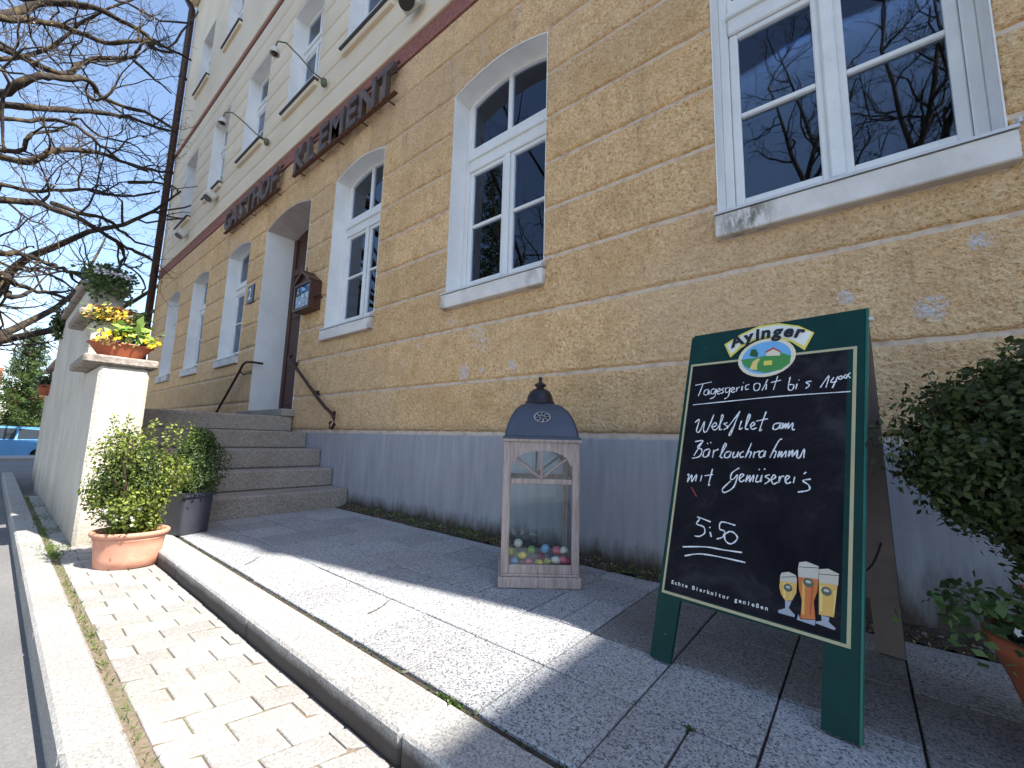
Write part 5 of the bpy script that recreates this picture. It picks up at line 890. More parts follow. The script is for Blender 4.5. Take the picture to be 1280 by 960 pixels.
# painted eggs
eg = [(-.125, -.10, 0, 'egg_blue', 'pale blue egg in the front left corner of the lantern'), (-.142, -.055, .035, 'egg_olive', 'olive green egg against the left post inside the lantern'), (-.105, -.045, .075, 'egg_white', 'whitish patterned egg on top of the left heap in the lantern'),
      (-.085, -.11, .035, 'egg_yellow', 'small bright yellow egg in the left heap of the lantern'), (-.055, -.115, 0, 'egg_pink', 'salmon pink egg on the lantern floor behind the left glass'), (-.035, -.06, .045, 'egg_green', 'pale green egg in the middle of the lantern heap'),
      (.0, -.115, 0, 'egg_yellow', 'mustard yellow egg lying on the lantern floor in front'), (.045, -.105, 0, 'egg_olive', 'olive egg beside the dark blue one in the lantern'), (.035, -.06, .052, 'egg_blue', 'light blue egg crowning the heap in the lantern'),
      (.065, -.085, .018, 'egg_navy', 'navy blue egg between the light blue and the pink eggs'), (.085, -.11, .012, 'egg_white', 'white and blue egg right of the navy egg'), (.095, -.07, .048, 'egg_pink', 'pink egg in the upper right heap of the lantern'),
      (.130, -.085, .058, 'egg_white', 'white ringed egg at the upper right of the lantern heap'), (.122, -.105, .014, 'egg_pink', 'rose egg on the lantern floor at the right'), (.148, -.10, .0, 'egg_red', 'dark red egg in the right corner of the lantern'), (-.10, .0, 0, 'egg_green', 'green egg lying at the back left of the lantern'), (.02, .0, 0, 'egg_red', 'dark red egg at the back middle of the lantern')]
for i, (x, y, z, k, lab) in enumerate(eg):
    r = .0175 + .002 * (i % 3); b = MB(); pr = [(max(.0005, r * math.sin(t)) * (1 - .10 * math.cos(t) * -1 if False else 1), -r * 1.25 * math.cos(t)) for t in np.linspace(.02, PI - .02, 11)]
    b.lathe(pr, 14, (0, 0, 0)); b.v = [xf(q, LM @ Matrix.Translation((x, y, .086 + r + z)) @ Matrix.Rotation(random.uniform(.5, 1.5), 4, 'X') @ Matrix.Rotation(random.uniform(0, 3), 4, 'Y')) for q in b.v]
    o = b.build('painted_egg', M[k], smooth=True, loc=tuple(LM @ Vector((x, y, .086 + z)))); tag(o, lab, 'egg', 'painted eggs inside the lantern')

# ================================================================== POTS AND PLANTS
def shrub(P0, c, r, n, size, mat, parent, stems=7, lumps=20, seed=3, aspect=.6, shell=.35, nm='foliage'):
    rg = np.random.default_rng(seed); P, N = blob(c, r, n, shell, rg, lumps); keep = P[:, 2] > P0[2] + .0
    v, f = leaves(P[keep], N[keep], size, aspect, .8, rng=rg); o = fast_mesh(nm, v, f, mat, parent)
    b = MB(); c = np.array(c); P0 = np.array(P0, float)
    for i in range(stems * 4):
        d = rg.normal(size=3); d[2] = abs(d[2]); d /= np.linalg.norm(d); e = c + d * np.array(r) * rg.uniform(.5, 1.0)
        mid = P0 * .45 + e * .55 + rg.normal(0, .02, 3); s = P0 + rg.normal(0, .02, 3) * [1, 1, 0]
        b.tube([s, s * .7 + mid * .3 + [0, 0, .03], mid, e], [.007, .005, .0035, .0015], 4)
    b.build('stems', M['stem'], parent); return o
# oval terracotta pot
pc = (-3.43, .60, ZL); pr_ = R_(52)
pot = thing('terracotta_pot', pc, 'light oval terracotta pot with a bushy green shrub on the lower paving', 'flower pot')
prof = [(.155, 0), (.172, .004), (.178, .05), (.186, .12), (.190, .152), (.196, .158), (.197, .166), (.192, .170), (.205, .176), (.214, .184), (.215, .196), (.208, .203), (.196, .203), (.188, .196), (.182, .17), (.170, .168)]
b = MB(); b.lathe(prof, 48, pc, .90, .72, rot=pr_); b.build('pot', M['terra'], pot, smooth=True)
b = MB(); b.lathe([(.187, .165), (.12, .178), (.001, .182)], 32, pc, .94, .74, rot=pr_); b.build('potting_soil', M['pot_soil'], pot)
sh = thing('potted_shrub', (pc[0], pc[1], ZL + .17), 'small leaved light green shrub with pale blossoms growing from the oval terracotta pot', 'shrub')
shrub((pc[0], pc[1], ZL + .17), (pc[0] - .0, pc[1], .42), (.255, .255, .335), 10500, .023, M['leaf_light'], sh, lumps=30, seed=5)
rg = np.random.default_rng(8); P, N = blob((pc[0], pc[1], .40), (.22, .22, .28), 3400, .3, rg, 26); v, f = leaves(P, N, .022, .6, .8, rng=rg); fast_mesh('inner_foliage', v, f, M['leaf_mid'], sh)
P, N = blob((pc[0] + .02, pc[1] + .0, .20), (.18, .18, .16), 2400, .3, rg, 16); v, f = leaves(P, N, .024, .6, .8, rng=rg); fast_mesh('lower_foliage', v, f, M['leaf_light'], sh)
q = [];
for (dx, dz, s, k) in ((.17, .23, .035, 8), (.12, .21, .03, 5)):
    for _ in range(k): q.append((pc[0] + dx * .7 + .1 + random.gauss(0, s), pc[1] + dx * .7 - .2 + random.gauss(0, s), dz + random.gauss(0, s)))
q = np.array(q); v, f = leaves(q, np.tile([.5, -.6, .5], (len(q), 1)), .020, .9, .8); fast_mesh('blossoms', v, f, M['pet_white'], sh)
# upright shoots on top
q = []
for i in range(16):
    x, y = random.gauss(0, .10), random.gauss(0, .10); h0 = .60 + random.uniform(0, .06)
    for k in range(26): q.append((pc[0] + x + random.gauss(0, .010), pc[1] + y + random.gauss(0, .010), h0 + k * .006))
v, f = leaves(np.array(q), RNG.normal(size=(len(q), 3)), .022, .55, .4); tag(fast_mesh('shoots', v, f, M['leaf_light'], sh), kind='stuff')
# dark grey square planter behind it
A_, B_ = Vector((-3.66, .90, .002)), Vector((-3.735, 1.13, .002)); e1 = (B_ - A_).normalized(); e2 = Vector((-e1.y, e1.x, 0)); ww, dd = .20, .42
pl = thing('square_planter', ((A_ + e1 * ww / 2 + e2 * dd / 2)), 'dark grey square plastic planter behind the terracotta pot at the foot of the steps', 'planter')
def rrect(s, z, r=.035, grow=0):
    out = []; hx_, hy_ = ww / 2 * s + grow, dd / 2 * s + grow; c_ = A_ + e1 * ww / 2 + e2 * dd / 2
    for cx, cy, a0 in ((1, 1, 0), (-1, 1, 90), (-1, -1, 180), (1, -1, 270)):
        for k in range(5):
            a = R_(a0 + k * 22.5); p = c_ + e1 * (cx * (hx_ - r) + r * math.cos(a)) + e2 * (cy * (hy_ - r) + r * math.sin(a)); out.append((p.x, p.y, z))
    return out
b = MB(); lv = [(1.0, 0, 0), (1.0, .01, .002), (1.06, .255, 0), (1.06, .258, .010), (1.06, .285, .012), (1.06, .287, .002), (1.05, .284, -.006), (1.03, .20, -.006)]
v = []
for s_, z, g_ in lv: v += rrect(s_, z + .002, grow=g_)
b.add(v, [(i * 20 + j, i * 20 + (j + 1) % 20, i * 20 + 20 + (j + 1) % 20, i * 20 + 20 + j) for i in range(7) for j in range(20)] + [tuple(range(19, -1, -1)), tuple(range(140, 160))]); b.build('planter', M['black_plastic'], pl, smooth=False)
cc = A_ + e1 * ww / 2 + e2 * dd / 2
b = MB(); b.add([(*q_[:2], .245) for q_ in rrect(1.03, .25)], [tuple(range(20))]); b.build('potting_soil', M['pot_soil'], pl)
s2 = thing('potted_shrub', (cc.x, cc.y, .25), 'darker upright evergreen shrub in the dark grey square planter', 'shrub')
rg = np.random.default_rng(12); n = 9000; zz = rg.uniform(0, 1, n) ** .85; aa = rg.uniform(0, 2 * PI, n); rr = .20 * np.minimum(1, .66 + zz * 1.2) * (1.05 - zz ** 1.7 * .78) * rg.uniform(.35, 1.12, n) * (1 + .26 * np.sin(aa * 3 + zz * 6) + .14 * np.sin(aa * 7 - zz * 15))
cs = np.array([cc.x + .07, cc.y + .06, 0]); P = np.stack([cs[0] + rr * np.cos(aa), cs[1] + rr * np.sin(aa), .27 + zz * .44 + .03 * np.sin(aa * 5)], 1); N = np.stack([np.cos(aa), np.sin(aa), .5 + 0 * aa], 1)
v, f = leaves(P, N, .020, .55, .8, rng=rg); fast_mesh('foliage', v, f, M['leaf_mid'], s2)
b = MB()
for i in range(14): a = i * 2.4; b.tube([(cc.x, cc.y, .24), (cc.x + .07 * math.cos(a), cc.y + .07 * math.sin(a), .40), (cc.x + .13 * math.cos(a), cc.y + .13 * math.sin(a), .60)], [.007, .004, .002], 4)
b.build('stems', M['stem'], s2)

# bowl of pansies on the pier cap
def bowl(loc, L_, wd, h, mat, lab, nm='flower_bowl', cat='flower bowl', rot=0, group=None):
    t = thing(nm, loc, lab, cat, group); b = MB(); pr = [(.55, 0), (.60, .01), (.80, h * .55), (.93, h * .86), (.96, h * .88), (1.0, h * .90), (1.0, h), (.94, h), (.90, h * .92), (.86, h * .8)]
    b.lathe([(r * L_ / 2, z) for r, z in pr], 36, loc, 1, wd / L_, rot=rot); b.build('bowl', mat, t, smooth=True)
    b = MB(); b.lathe([(L_ / 2 * .88, h * .82), (.001, h * .95)], 24, loc, 1, wd / L_, rot=rot); b.build('potting_soil', M['pot_soil'], t); return t
def petals(P, r, mat, parent, nm='petals', N=(.6, -.6, .6)):
    """little five lobed flowers"""
    P = np.asarray(P); n = len(P); V = []; F = []
    for i, p in enumerate(P):
        Nn_ = np.array(N) + RNG.normal(0, .45, 3); Nn_ /= np.linalg.norm(Nn_); a = np.cross(Nn_, RNG.normal(size=3)); a /= np.linalg.norm(a); c_ = np.cross(Nn_, a); s = r * RNG.uniform(.75, 1.2)
        o = len(V); V.append(p)
        for k in range(10): t = k * PI / 5; q = s * (1 if k % 2 == 0 else .62); V.append(p + a * q * math.cos(t) + c_ * q * math.sin(t) + Nn_ * (.25 * s if k % 2 == 0 else .05 * s))
        for k in range(10): F.append((o, o + 1 + k, o + 1 + (k + 1) % 10))
    return tag(fast_mesh(nm, np.array(V), np.array(F), mat, parent), kind='stuff')
zc = 1.245
pb_ = bowl((-4.33, .55, zc), .39, .22, .115, M['terra_dark'], 'terracotta bowl of yellow pansies on the pier cap', rot=R_(90 - 12))
pf = thing('pansies', (-4.33, .575, zc + .11), 'yellow pansies and bright broad green leaves in the terracotta bowl', 'flowers')
rg = np.random.default_rng(4)
def scatter(c, s, n, rg=rg): return np.array(c) + rg.normal(size=(n, 3)) * np.array(s)
v, f = leaves(scatter((-4.33, .57, zc + .17), (.05, .075, .035), 300), np.tile([.4, -.4, .8], (300, 1)), .04, .6, .7); fast_mesh('leaves', v, f, M['leaf_ivy'], pf)
v, f = leaves(scatter((-4.27, .60, zc + .20), (.04, .045, .03), 90), np.tile([.5, -.5, .6], (70, 1)), .09, .55, .6); fast_mesh('broad_leaves', v, f, M['leaf_lettuce'], pf)
petals(np.concatenate([scatter((-4.22, .45, zc + .15), (.03, .035, .022), 34), scatter((-4.23, .71, zc + .145), (.03, .028, .02), 30), scatter((-4.22, .58, zc + .19), (.03, .05, .015), 12)]), .017, M['pet_yellow'], pf)
v, f = leaves(scatter((-4.20, .47, zc + .10), (.03, .045, .02), 40), np.tile([.6, -.5, .3], (40, 1)), .035, .7, .6); fast_mesh('trailing_leaves', v, f, M['dryleaf'], pf)
# orange flowers on the second cap
zc2 = 1.722
of = bowl((-5.06, .56, zc2), .34, .18, .05, M['terra_dark'], 'terracotta bowl of orange flowers on the middle parapet cap', rot=R_(80))
of2 = thing('orange_flowers', (-5.12, .56, zc2 + .1), 'mass of small orange and yellow flowers on the middle parapet cap', 'flowers')
petals(scatter((-4.93, .53, zc2 - .04), (.03, .07, .035), 150), .017, M['pet_orange'], of2); petals(scatter((-4.93, .53, zc2 - .03), (.03, .065, .03), 60), .016, M['pet_yellow'], of2)
v, f = leaves(scatter((-4.95, .53, zc2 - .04), (.03, .08, .04), 360), np.tile([.5, -.4, .6], (360, 1)), .034, .6, .8); fast_mesh('leaves', v, f, M['leaf_ivy'], of2)
v, f = leaves(scatter((-4.93, .73, zc2 - .03), (.03, .03, .035), 240), np.tile([.5, -.4, .6], (240, 1)), .034, .6, .8); fast_mesh('dark_leaves', v, f, M['leaf_dark'], of2)
# ivy planter at the top
zc3 = 2.155
iv = bowl((-5.98, .59, zc3), .34, .20, .10, M['terra_dark'], 'long planter with trailing ivy on the highest parapet cap', 'ivy_planter', 'planter', R_(85))
ivp = thing('ivy', (-5.98, .56, zc3 + .1), 'trailing ivy with a few pale blossoms hanging over the highest cap', 'ivy')
v, f = leaves(scatter((-5.93, .59, zc3 + .15), (.06, .075, .035), 1300), np.tile([.5, -.4, .7], (1300, 1)), .032, .75, .8); fast_mesh('leaves', v, f, M['leaf_dark'], ivp)
v, f = leaves(scatter((-5.83, .53, zc3 + .11), (.05, .065, .04), 700), np.tile([.5, -.4, .7], (700, 1)), .040, .75, .8); fast_mesh('light_leaves', v, f, M['leaf_ivy'], ivp)
hang = []
for i in range(26):
    y = .43 + .28 * i / 25 + random.gauss(0, .01); L_ = random.uniform(.06, .26) * (1.25 if i in (2, 3, 4) else 1)
    for k in range(int(L_ / .009)): hang.append((-5.66 + random.gauss(0, .012), y + random.gauss(0, .014), zc3 + .10 - k * .010))
hang = np.array(hang); v, f = leaves(hang, np.tile([.9, -.3, .1], (len(hang), 1)), .036, .8, .5); fast_mesh('trailing_leaves', v, f, M['leaf_ivy'], ivp)
petals(np.stack([RNG.normal(-5.62, .02, 60), RNG.uniform(.43, .72, 60), RNG.normal(zc3 + .085, .018, 60)], 1), .015, M['pet_white'], ivp, 'blossoms')
# dark ivy clump over the far end of the coping
iv2 = thing('ivy', (-8.2, .42, 2.1), 'dark ivy clump hanging off the far end of the parapet coping', 'ivy')
v, f = leaves(scatter((-8.1, .41, 2.08), (.13, .035, .08), 800), np.tile([.3, -.8, .3], (800, 1)), .05, .8, .8); fast_mesh('leaves', v, f, M['leaf_dark'], iv2)
b = MB(); b.tube([(-8.4, .5, 2.15), (-8.2, .40, 2.10), (-8.1, .37, 1.9)], .01, 5); b.build('stems', M['stem'], iv2)
# far low section with a hanging red pot
fs = thing('hanging_pot', (-9.6, .30, 1.1), 'red hanging flower pot beyond the far end of the stair parapet', 'flower pot')
rwall(-10.6, -8.46, .50, .70, -.35, 1.62, 'wall_section'); cap(-10.7, -8.47, 1.622, .06, y0=.44, y1=.76)
b = MB(); b.lathe([(.07, 0), (.11, .15), (.12, .17), (.11, .17)], 20, (-10.0, .47, 1.22)); b.build('pot', M['terra_dark'], fs, smooth=True); b = MB(); b.tube([(-10.0, .47, 1.39), (-10.0, .49, 1.62)], .01, 5); b.build('hook', M['iron'], fs)
v, f = leaves(scatter((-10.0, .46, 1.44), (.10, .05, .05), 300), np.tile([.3, -.8, .3], (300, 1)), .05, .8, .8); fast_mesh('foliage', v, f, M['leaf_dark'], fs)

# big dark shrub in a pot at the right edge
bc = Vector((.45, 1.66, 0))
bp_ = thing('terracotta_bowl_pot', bc, 'dark red terracotta pot at the right edge under the round evergreen', 'flower pot')
b = MB(); b.lathe([(.135, .0), (.15, .01), (.20, .17), (.225, .235), (.232, .24), (.238, .25), (.240, .275), (.232, .282), (.220, .282), (.215, .26), (.20, .25)], 40, tuple(bc)); b.build('pot', M['terra_dark'], bp_, smooth=True)
b = MB(); b.lathe([(.214, .255), (.001, .265)], 24, tuple(bc)); b.build('potting_soil', M['pot_soil'], bp_)
tb = thing('round_evergreen', (bc.x, bc.y, .26), 'large round dark evergreen shrub in shade at the right edge, against the wall', 'shrub')
b = MB(); b.tube([(bc.x, bc.y, .25), (bc.x + .01, bc.y + .02, .40), (bc.x - .01, bc.y, .62)], [.018, .016, .014], 8); b.build('trunk', M['stem'], tb)
cz = .715; rg = np.random.default_rng(21)
P, N = blob((bc.x - .01, bc.y + .02, cz), (.385, .33, .315), 30000, .45, rg, 80); v, f = leaves(P, N, .021, .5, .8, rng=rg); fast_mesh('foliage', v, f, M['leaf_dark'], tb)
d_ = rg.normal(size=(20000, 3)); d_ /= np.linalg.norm(d_, axis=1)[:, None]; N = d_; P = np.array([bc.x, bc.y + .02, cz]) + d_ * np.array([.345, .31, .27]) * (rg.uniform(.45, 1, 20000) ** .5 * (1 + .15 * np.sin(d_[:, 0] * 9 + 2) * np.sin(d_[:, 2] * 8 + d_[:, 1] * 7) + .08 * np.sin(d_[:, 0] * 21 + d_[:, 2] * 17)))[:, None]; v, f = leaves(P, N, .024, .6, .8, rng=rg); fast_mesh('inner_foliage', v, f, M['leaf_dark'], tb)
q = []
for i in range(110):
    d = rg.normal(size=3); d /= np.linalg.norm(d)
    if d[2] < -.6: continue
    s0 = np.array([bc.x, bc.y, cz]) + d * np.array([.29, .27, .22]); L_ = rg.uniform(.05, .13); e = d * .7 + np.array([0, 0, .5]) + rg.normal(0, .2, 3); e /= np.linalg.norm(e)
    for k in range(16): q.append(s0 + e * L_ * k / 15 + rg.normal(0, .006, 3))
q = np.array(q); v, f = leaves(q, rg.normal(size=q.shape), .024, .5, .3, rng=rg); fast_mesh('shoots', v, f, M['leaf_dark'], tb)
b = MB()
for i in range(40):
    d = rg.normal(size=3); d[2] = abs(d[2]) * .6 - .1; d /= np.linalg.norm(d); e = np.array([bc.x, bc.y, cz]) + d * np.array([.33, .30, .26]); b.tube([(bc.x, bc.y, .6), (np.array([bc.x, bc.y, .66]) + e) / 2, e], [.008, .005, .002], 4)
b.build('stems', M['stem'], tb)
uf = thing('underplanting', (bc.x, bc.y, .27), 'trailing green plants with tiny pale flowers around the foot of the evergreen', 'flowers')
v, f = leaves(scatter((bc.x - .03, bc.y - .0, .31), (.12, .12, .028), 1100), np.tile([-.3, -.5, .8], (1100, 1)), .032, .6, .8); fast_mesh('leaves', v, f, M['leaf_ivy'], uf)
petals(scatter((bc.x - .08, bc.y - .08, .33), (.07, .07, .012), 24), .009, M['pet_white'], uf, 'blossoms'); petals(scatter((bc.x - .02, bc.y + .1, .36), (.06, .06, .03), 26), .014, M['pet_red'], uf, 'red_blossoms')
q = []
for i in range(5):
    a = R_(165 + i * 22); L_ = random.uniform(.12, .22)
    for k in range(30): t = k / 29; q.append((bc.x + (.19 + L_ * t) * math.cos(a), bc.y + (.19 + L_ * t) * math.sin(a), .30 + .06 * math.sin(t * 3) - .02 * t + random.gauss(0, .007)))
v, f = leaves(np.array(q), np.tile([0, -.3, 1], (len(q), 1)), .026, .6, .6); tag(fast_mesh('trailing_shoots', v, f, M['leaf_ivy'], uf), kind='stuff')

# ================================================================== TREES
def tubes_fast(name, polys, k, mat, parent):
    """many polylines of equal length as one mesh: polys = list of (points (m,3), radii (m))"""
    Vs = []; Fs = []; o = 0; th = np.arange(k) * 2 * PI / k; by = {}
    for p, r in polys: by.setdefault(len(p), []).append((p, r))
    for m, L_ in by.items():
        P = np.array([q[0] for q in L_]); R = np.array([q[1] for q in L_]); t = np.gradient(P, axis=1); t /= np.linalg.norm(t, axis=2, keepdims=True) + 1e-9
        ref = np.array([.3, .2, .93]); a = np.cross(t, ref); a /= np.linalg.norm(a, axis=2, keepdims=True) + 1e-9; c_ = np.cross(t, a)
        V = P[:, :, None] + R[:, :, None, None] * (a[:, :, None] * np.cos(th)[None, None, :, None] + c_[:, :, None] * np.sin(th)[None, None, :, None]); n = len(L_)
        idx = np.arange(n * m * k).reshape(n, m, k) + o; A = idx[:, :-1]; B = idx[:, 1:]
        F = np.stack([A, B, np.roll(B, -1, 2), np.roll(A, -1, 2)], -1).reshape(-1, 4); Vs.append(V.reshape(-1, 3)); Fs.append(F); o += n * m * k
    return fast_mesh(name, np.concatenate(Vs), np.concatenate(Fs), mat, parent, smooth=True)
def wander(p, d, L_, r0, r1, m, rg, kink=.28, up=0.0, grav=None):
    P = [np.array(p, float)]; d = np.array(d, float); d /= np.linalg.norm(d)
    for i in range(m - 1):
        d = d + rg.normal(0, kink, 3) + np.array([0, 0, up]); d /= np.linalg.norm(d); P.append(P[-1] + d * L_ / (m - 1))
    return np.array(P), np.linspace(r0, r1, m)
def sprout(polys, rg, per_m, Lr, rr, m, ang=1.0, kink=.28, up=.03, minr=.0, start=.1, bias=None):
    out = []
    for P, R in polys:
        seg = np.linalg.norm(np.diff(P, axis=0), axis=1); L_ = seg.sum(); n = rg.poisson(per_m * L_)
        for _ in range(n):
            t = rg.uniform(start, 1) * (len(P) - 1); i = min(int(t), len(P) - 2); p = P[i] + (P[i + 1] - P[i]) * (t - i); d0 = (P[i + 1] - P[i]) / (seg[i] + 1e-9); r = R[i] + (R[i + 1] - R[i]) * (t - i)
            q = rg.normal(size=3); q -= d0 * q.dot(d0); q /= np.linalg.norm(q) + 1e-9; d = d0 * math.cos(ang) + q * math.sin(ang) * rg.uniform(.6, 1.3)
            if bias is not None: d = d + bias
            Ls = rg.uniform(*Lr); out.append(wander(p, d, Ls, min(rr, max(r * .6, rr * .5)), rr * .3, m, rg, kink, up))
    return out
rg = np.random.default_rng(33)
tr = thing('bare_tree', (-12.5, -3.4, -.2), 'big bare spring tree whose lichen covered limbs reach across the sky left of the inn', 'tree', )
limbs = [(np.array(p), r) for r, p in BK['limbs']]
trunk = np.array([(-12.5, -3.4, -.3), (-12.5, -3.35, 1.5), (-12.45, -3.3, 3.2), (-12.3, -3.2, 5.0), (-12.3, -3.1, 7.0), (-12.2, -2.9, 9.0), (-12.2, -2.7, 11.0)])
b = MB(); b.tube(trunk, [.50, .40, .36, .33, .28, .2, .12], 16); b.build('trunk', M['bark'], tr, smooth=True)
main = []
for P, r in limbs:
    if P[0][1] < .05:                      # reaches in from the trunk
        z = P[0][2]; s = np.array([np.interp(max(1.6, z - .8), trunk[:, 2], trunk[:, 0]), np.interp(max(1.6, z - .8), trunk[:, 2], trunk[:, 1]), max(1.6, z - .8)])
        a = P[0]; pre = [s, s * .6 + a * .4 + [0, 0, .15], s * .25 + a * .75 + [.0, 0, .12]]; P = np.concatenate([np.array(pre), P]); R = np.concatenate([[r * 1.9, r * 1.6, r * 1.3], np.linspace(r * 1.12, max(.02, r * .42), len(P) - 3)])
    else: R = np.linspace(r, max(.015, r * .4), len(P))
    # resample smoothly
    S = smooth_line3(P) if False else P
    main.append((P, R))
def dens(P, R, k=3):
    Q = np.vstack([P[0], P, P[-1]]); out = []; rr = []
    for i in range(1, len(Q) - 2):
        for t in np.linspace(0, 1, k, endpoint=False):
            out.append(.5 * ((2 * Q[i]) + (-Q[i - 1] + Q[i + 1]) * t + (2 * Q[i - 1] - 5 * Q[i] + 4 * Q[i + 1] - Q[i + 2]) * t * t + (-Q[i - 1] + 3 * Q[i] - 3 * Q[i + 1] + Q[i + 2]) * t ** 3)); rr.append(R[i - 1] + (R[i] - R[i - 1]) * t)
    out.append(P[-1]); rr.append(R[-1]); out = np.array(out); out += RNG.normal(0, .018, out.shape) * np.linspace(.3, 1, len(out))[:, None]; rr = np.array(rr) * (1 + .10 * np.sin(np.arange(len(rr)) * 1.7)); return out, rr
main = [dens(P, R) for P, R in main]
for P, R in main: b = MB(); b.tube(P, R * .98, 8); b.build('limb', M['bark'], tr, smooth=True)
def crown(tr, main, rg, n1=3.2, n2=4.2, n3=5.0, L1=(.7, 2.2), L2=(.35, 1.0), L3=(.12, .42), r1=.026, r2=.010, r3=.0042, cut=None):
    s1 = sprout(main, rg, n1, L1, r1, 7, 1.0, .30, .03)
    if cut: s1 = [q for q in s1 if cut(q[0])]
    s2 = sprout(s1, rg, n2, L2, r2, 6, .9, .28, .04)
    if cut: s2 = [q for q in s2 if cut(q[0])]
    s3 = sprout(s2, rg, n3, L3, r3, 4, .8, .25, .05)
    if cut: s3 = [q for q in s3 if cut(q[0])]
    [tag(q, kind='stuff') for q in (tubes_fast('branches', s1, 5, M['bark'], tr), tubes_fast('small_branches', s2, 4, M['bark'], tr), tubes_fast('twigs', s3, 3, M['twig'], tr))]
    return s1, s2, s3
clear = lambda P: (P[:, 1].max() < 2.2) or (P[:, 0].max() < -15.2)
s1, s2, s3 = crown(tr, [(P[5:], R[5:]) for P, R in main if len(P) > 9] , rg, n1=1.9, n2=4.0, n3=7.0, L1=(.5, 1.9), r1=.019, r2=.0085, r3=.0040, cut=clear)
# budding tips
bp = np.concatenate([q[0][1:] for q in s3]); bp = bp[rg.random(len(bp)) < .38]; v, f = leaves(bp, rg.normal(size=bp.shape), .034, .6, .9, rng=rg); fast_mesh('buds', v, f, M['dryleaf'], tr)
print('twigs', len(s1), len(s2), len(s3))

def big_tree(loc, h, lab, seed, lean=(0, 0), spread=1.0, grp=None, dense=1.0):
    rg = np.random.default_rng(seed); t = thing('bare_tree', loc, lab, 'tree', grp); L = np.array(loc, float)
    fork = h * .32; tp = np.array([L, L + [lean[0] * .3, lean[1] * .3, fork * .5], L + [lean[0], lean[1], fork]]); b = MB(); b.tube(tp, [.32, .26, .22], 12); b.build('trunk', M['bark'], t, smooth=True)
    mains = []
    for i in range(8):
        a = i * 2.4 + rg.uniform(-.3, .3); el = rg.uniform(.5, 1.25); d = (math.cos(a) * math.cos(el) * spread, math.sin(a) * math.cos(el) * spread, math.sin(el)); s = tp[-1] - [0, 0, rg.uniform(0, fork * .35)]
        mains.append(wander(s, d, h * rg.uniform(.5, .72), .15 if i < 3 else .10, .02, 11, rg, .14, .05))
    for P, R in mains: b = MB(); b.tube(P, R, 7); b.build('limb', M['bark'], t, smooth=True)
    crown(t, mains, rg, 1.3 * dense, 2.2 * dense, 3.0 * dense, (.8, 2.6), (.4, 1.2), (.2, .5), .035, .013, .006); return t
big_tree((1.9, -8.6, -.2), 16, 'tall bare tree across the street from the nearest window', 5, (-.6, -.3), .75, 'bare trees across the street', 1.6)
big_tree((-3.0, -10.0, -.2), 15, 'bare tree across the street between the two nearest windows', 25, (-.3, .2), .8, 'bare trees across the street', 1.1)
big_tree((-11.4, -9.5, -.2), 18, 'tall bare tree across the street from the second window', 9, (.4, .1), .7, 'bare trees across the street', 1.3)
big_tree((-19.5, -1.5, -.5), 13, 'bare tree standing farther down the street', 14, (.3, .3), 1.1, 'bare trees down the street', .9)

def conifer(loc, h, r, n, lab, seed, nm='spruce_tree', grp=None, size=.16):
    rg = np.random.default_rng(seed); t = thing(nm, loc, lab, 'tree', grp); L = np.array(loc, float); b = MB(); b.tube([L, L + [0, 0, h * .97]], [.16, .01], 8); b.build('trunk', M['bark'], t)
    P = []; N = []; br = []
    for i in range(150):
        z = (i + .5) / 150; a = i * 2.39996 + rg.normal(0, .2); Lb = r * (1 - z) ** .8 * rg.uniform(.7, 1.15) + .08; z0 = h * (.05 + .93 * z); d = np.array([math.cos(a), math.sin(a), -.12 + z * .6]); m = int(6 + n * (1 - z) / 150 * 1.6)
        tt = rg.uniform(.15, 1, m); sp = (.20 * Lb) * (1.1 - tt); q = L + [0, 0, z0] + d * (Lb * tt)[:, None] + rg.normal(size=(m, 3)) * np.stack([sp, sp, sp * .45], 1); q[:, 2] += .12 * Lb * tt ** 2; P.append(q); N.append(np.tile(d, (m, 1))); br.append((np.array([L + [0, 0, z0], L + [0, 0, z0] + d * Lb * .9]), np.array([.025, .006])))
    P = np.concatenate(P); N = np.concatenate(N); v, f = leaves(P, N, size, .22, .9, rng=rg); fast_mesh('crown', v, f, M['needle'], t); tubes_fast('branches', br, 3, M['bark'], t); return t
conifer((-29.5, .75, -.75), 6.2, 1.7, 28000, 'green spruce tree rising behind the blue parked car', 3, size=.17)
conifer((-31.5, -1.6, -.75), 4.0, 1.5, 16000, 'smaller spruce at the left edge behind the car', 6, size=.20)
conifer((-15.5, -11.5, -.2), 17, 3.6, 15000, 'tall dark evergreen across the street to the left', 8, 'spruce_tree', 'evergreens across the street', .32)
conifer((-8.6, -13.0, -.2), 16, 3.4, 13000, 'tall dark evergreen across the street opposite the entrance', 18, 'spruce_tree', 'evergreens across the street', .32)

# ================================================================== FAR SCENE: CAR, TENT, HOUSES
cz_ = -.70
car = thing('parked_car', (-25.4, .05, cz_), 'light blue parked hatchback beyond the cross street', 'car')
def cyl_y(b, c, r, y0, y1, k=24): b.add([(c[0] + r * math.cos(a), y, c[1] + r * math.sin(a)) for y in (y0, y1) for a in np.arange(k) * 2 * PI / k], [tuple(range(k)), tuple(range(2 * k - 1, k - 1, -1))] + [(i, i + k, (i + 1) % k + k, (i + 1) % k) for i in range(k)])
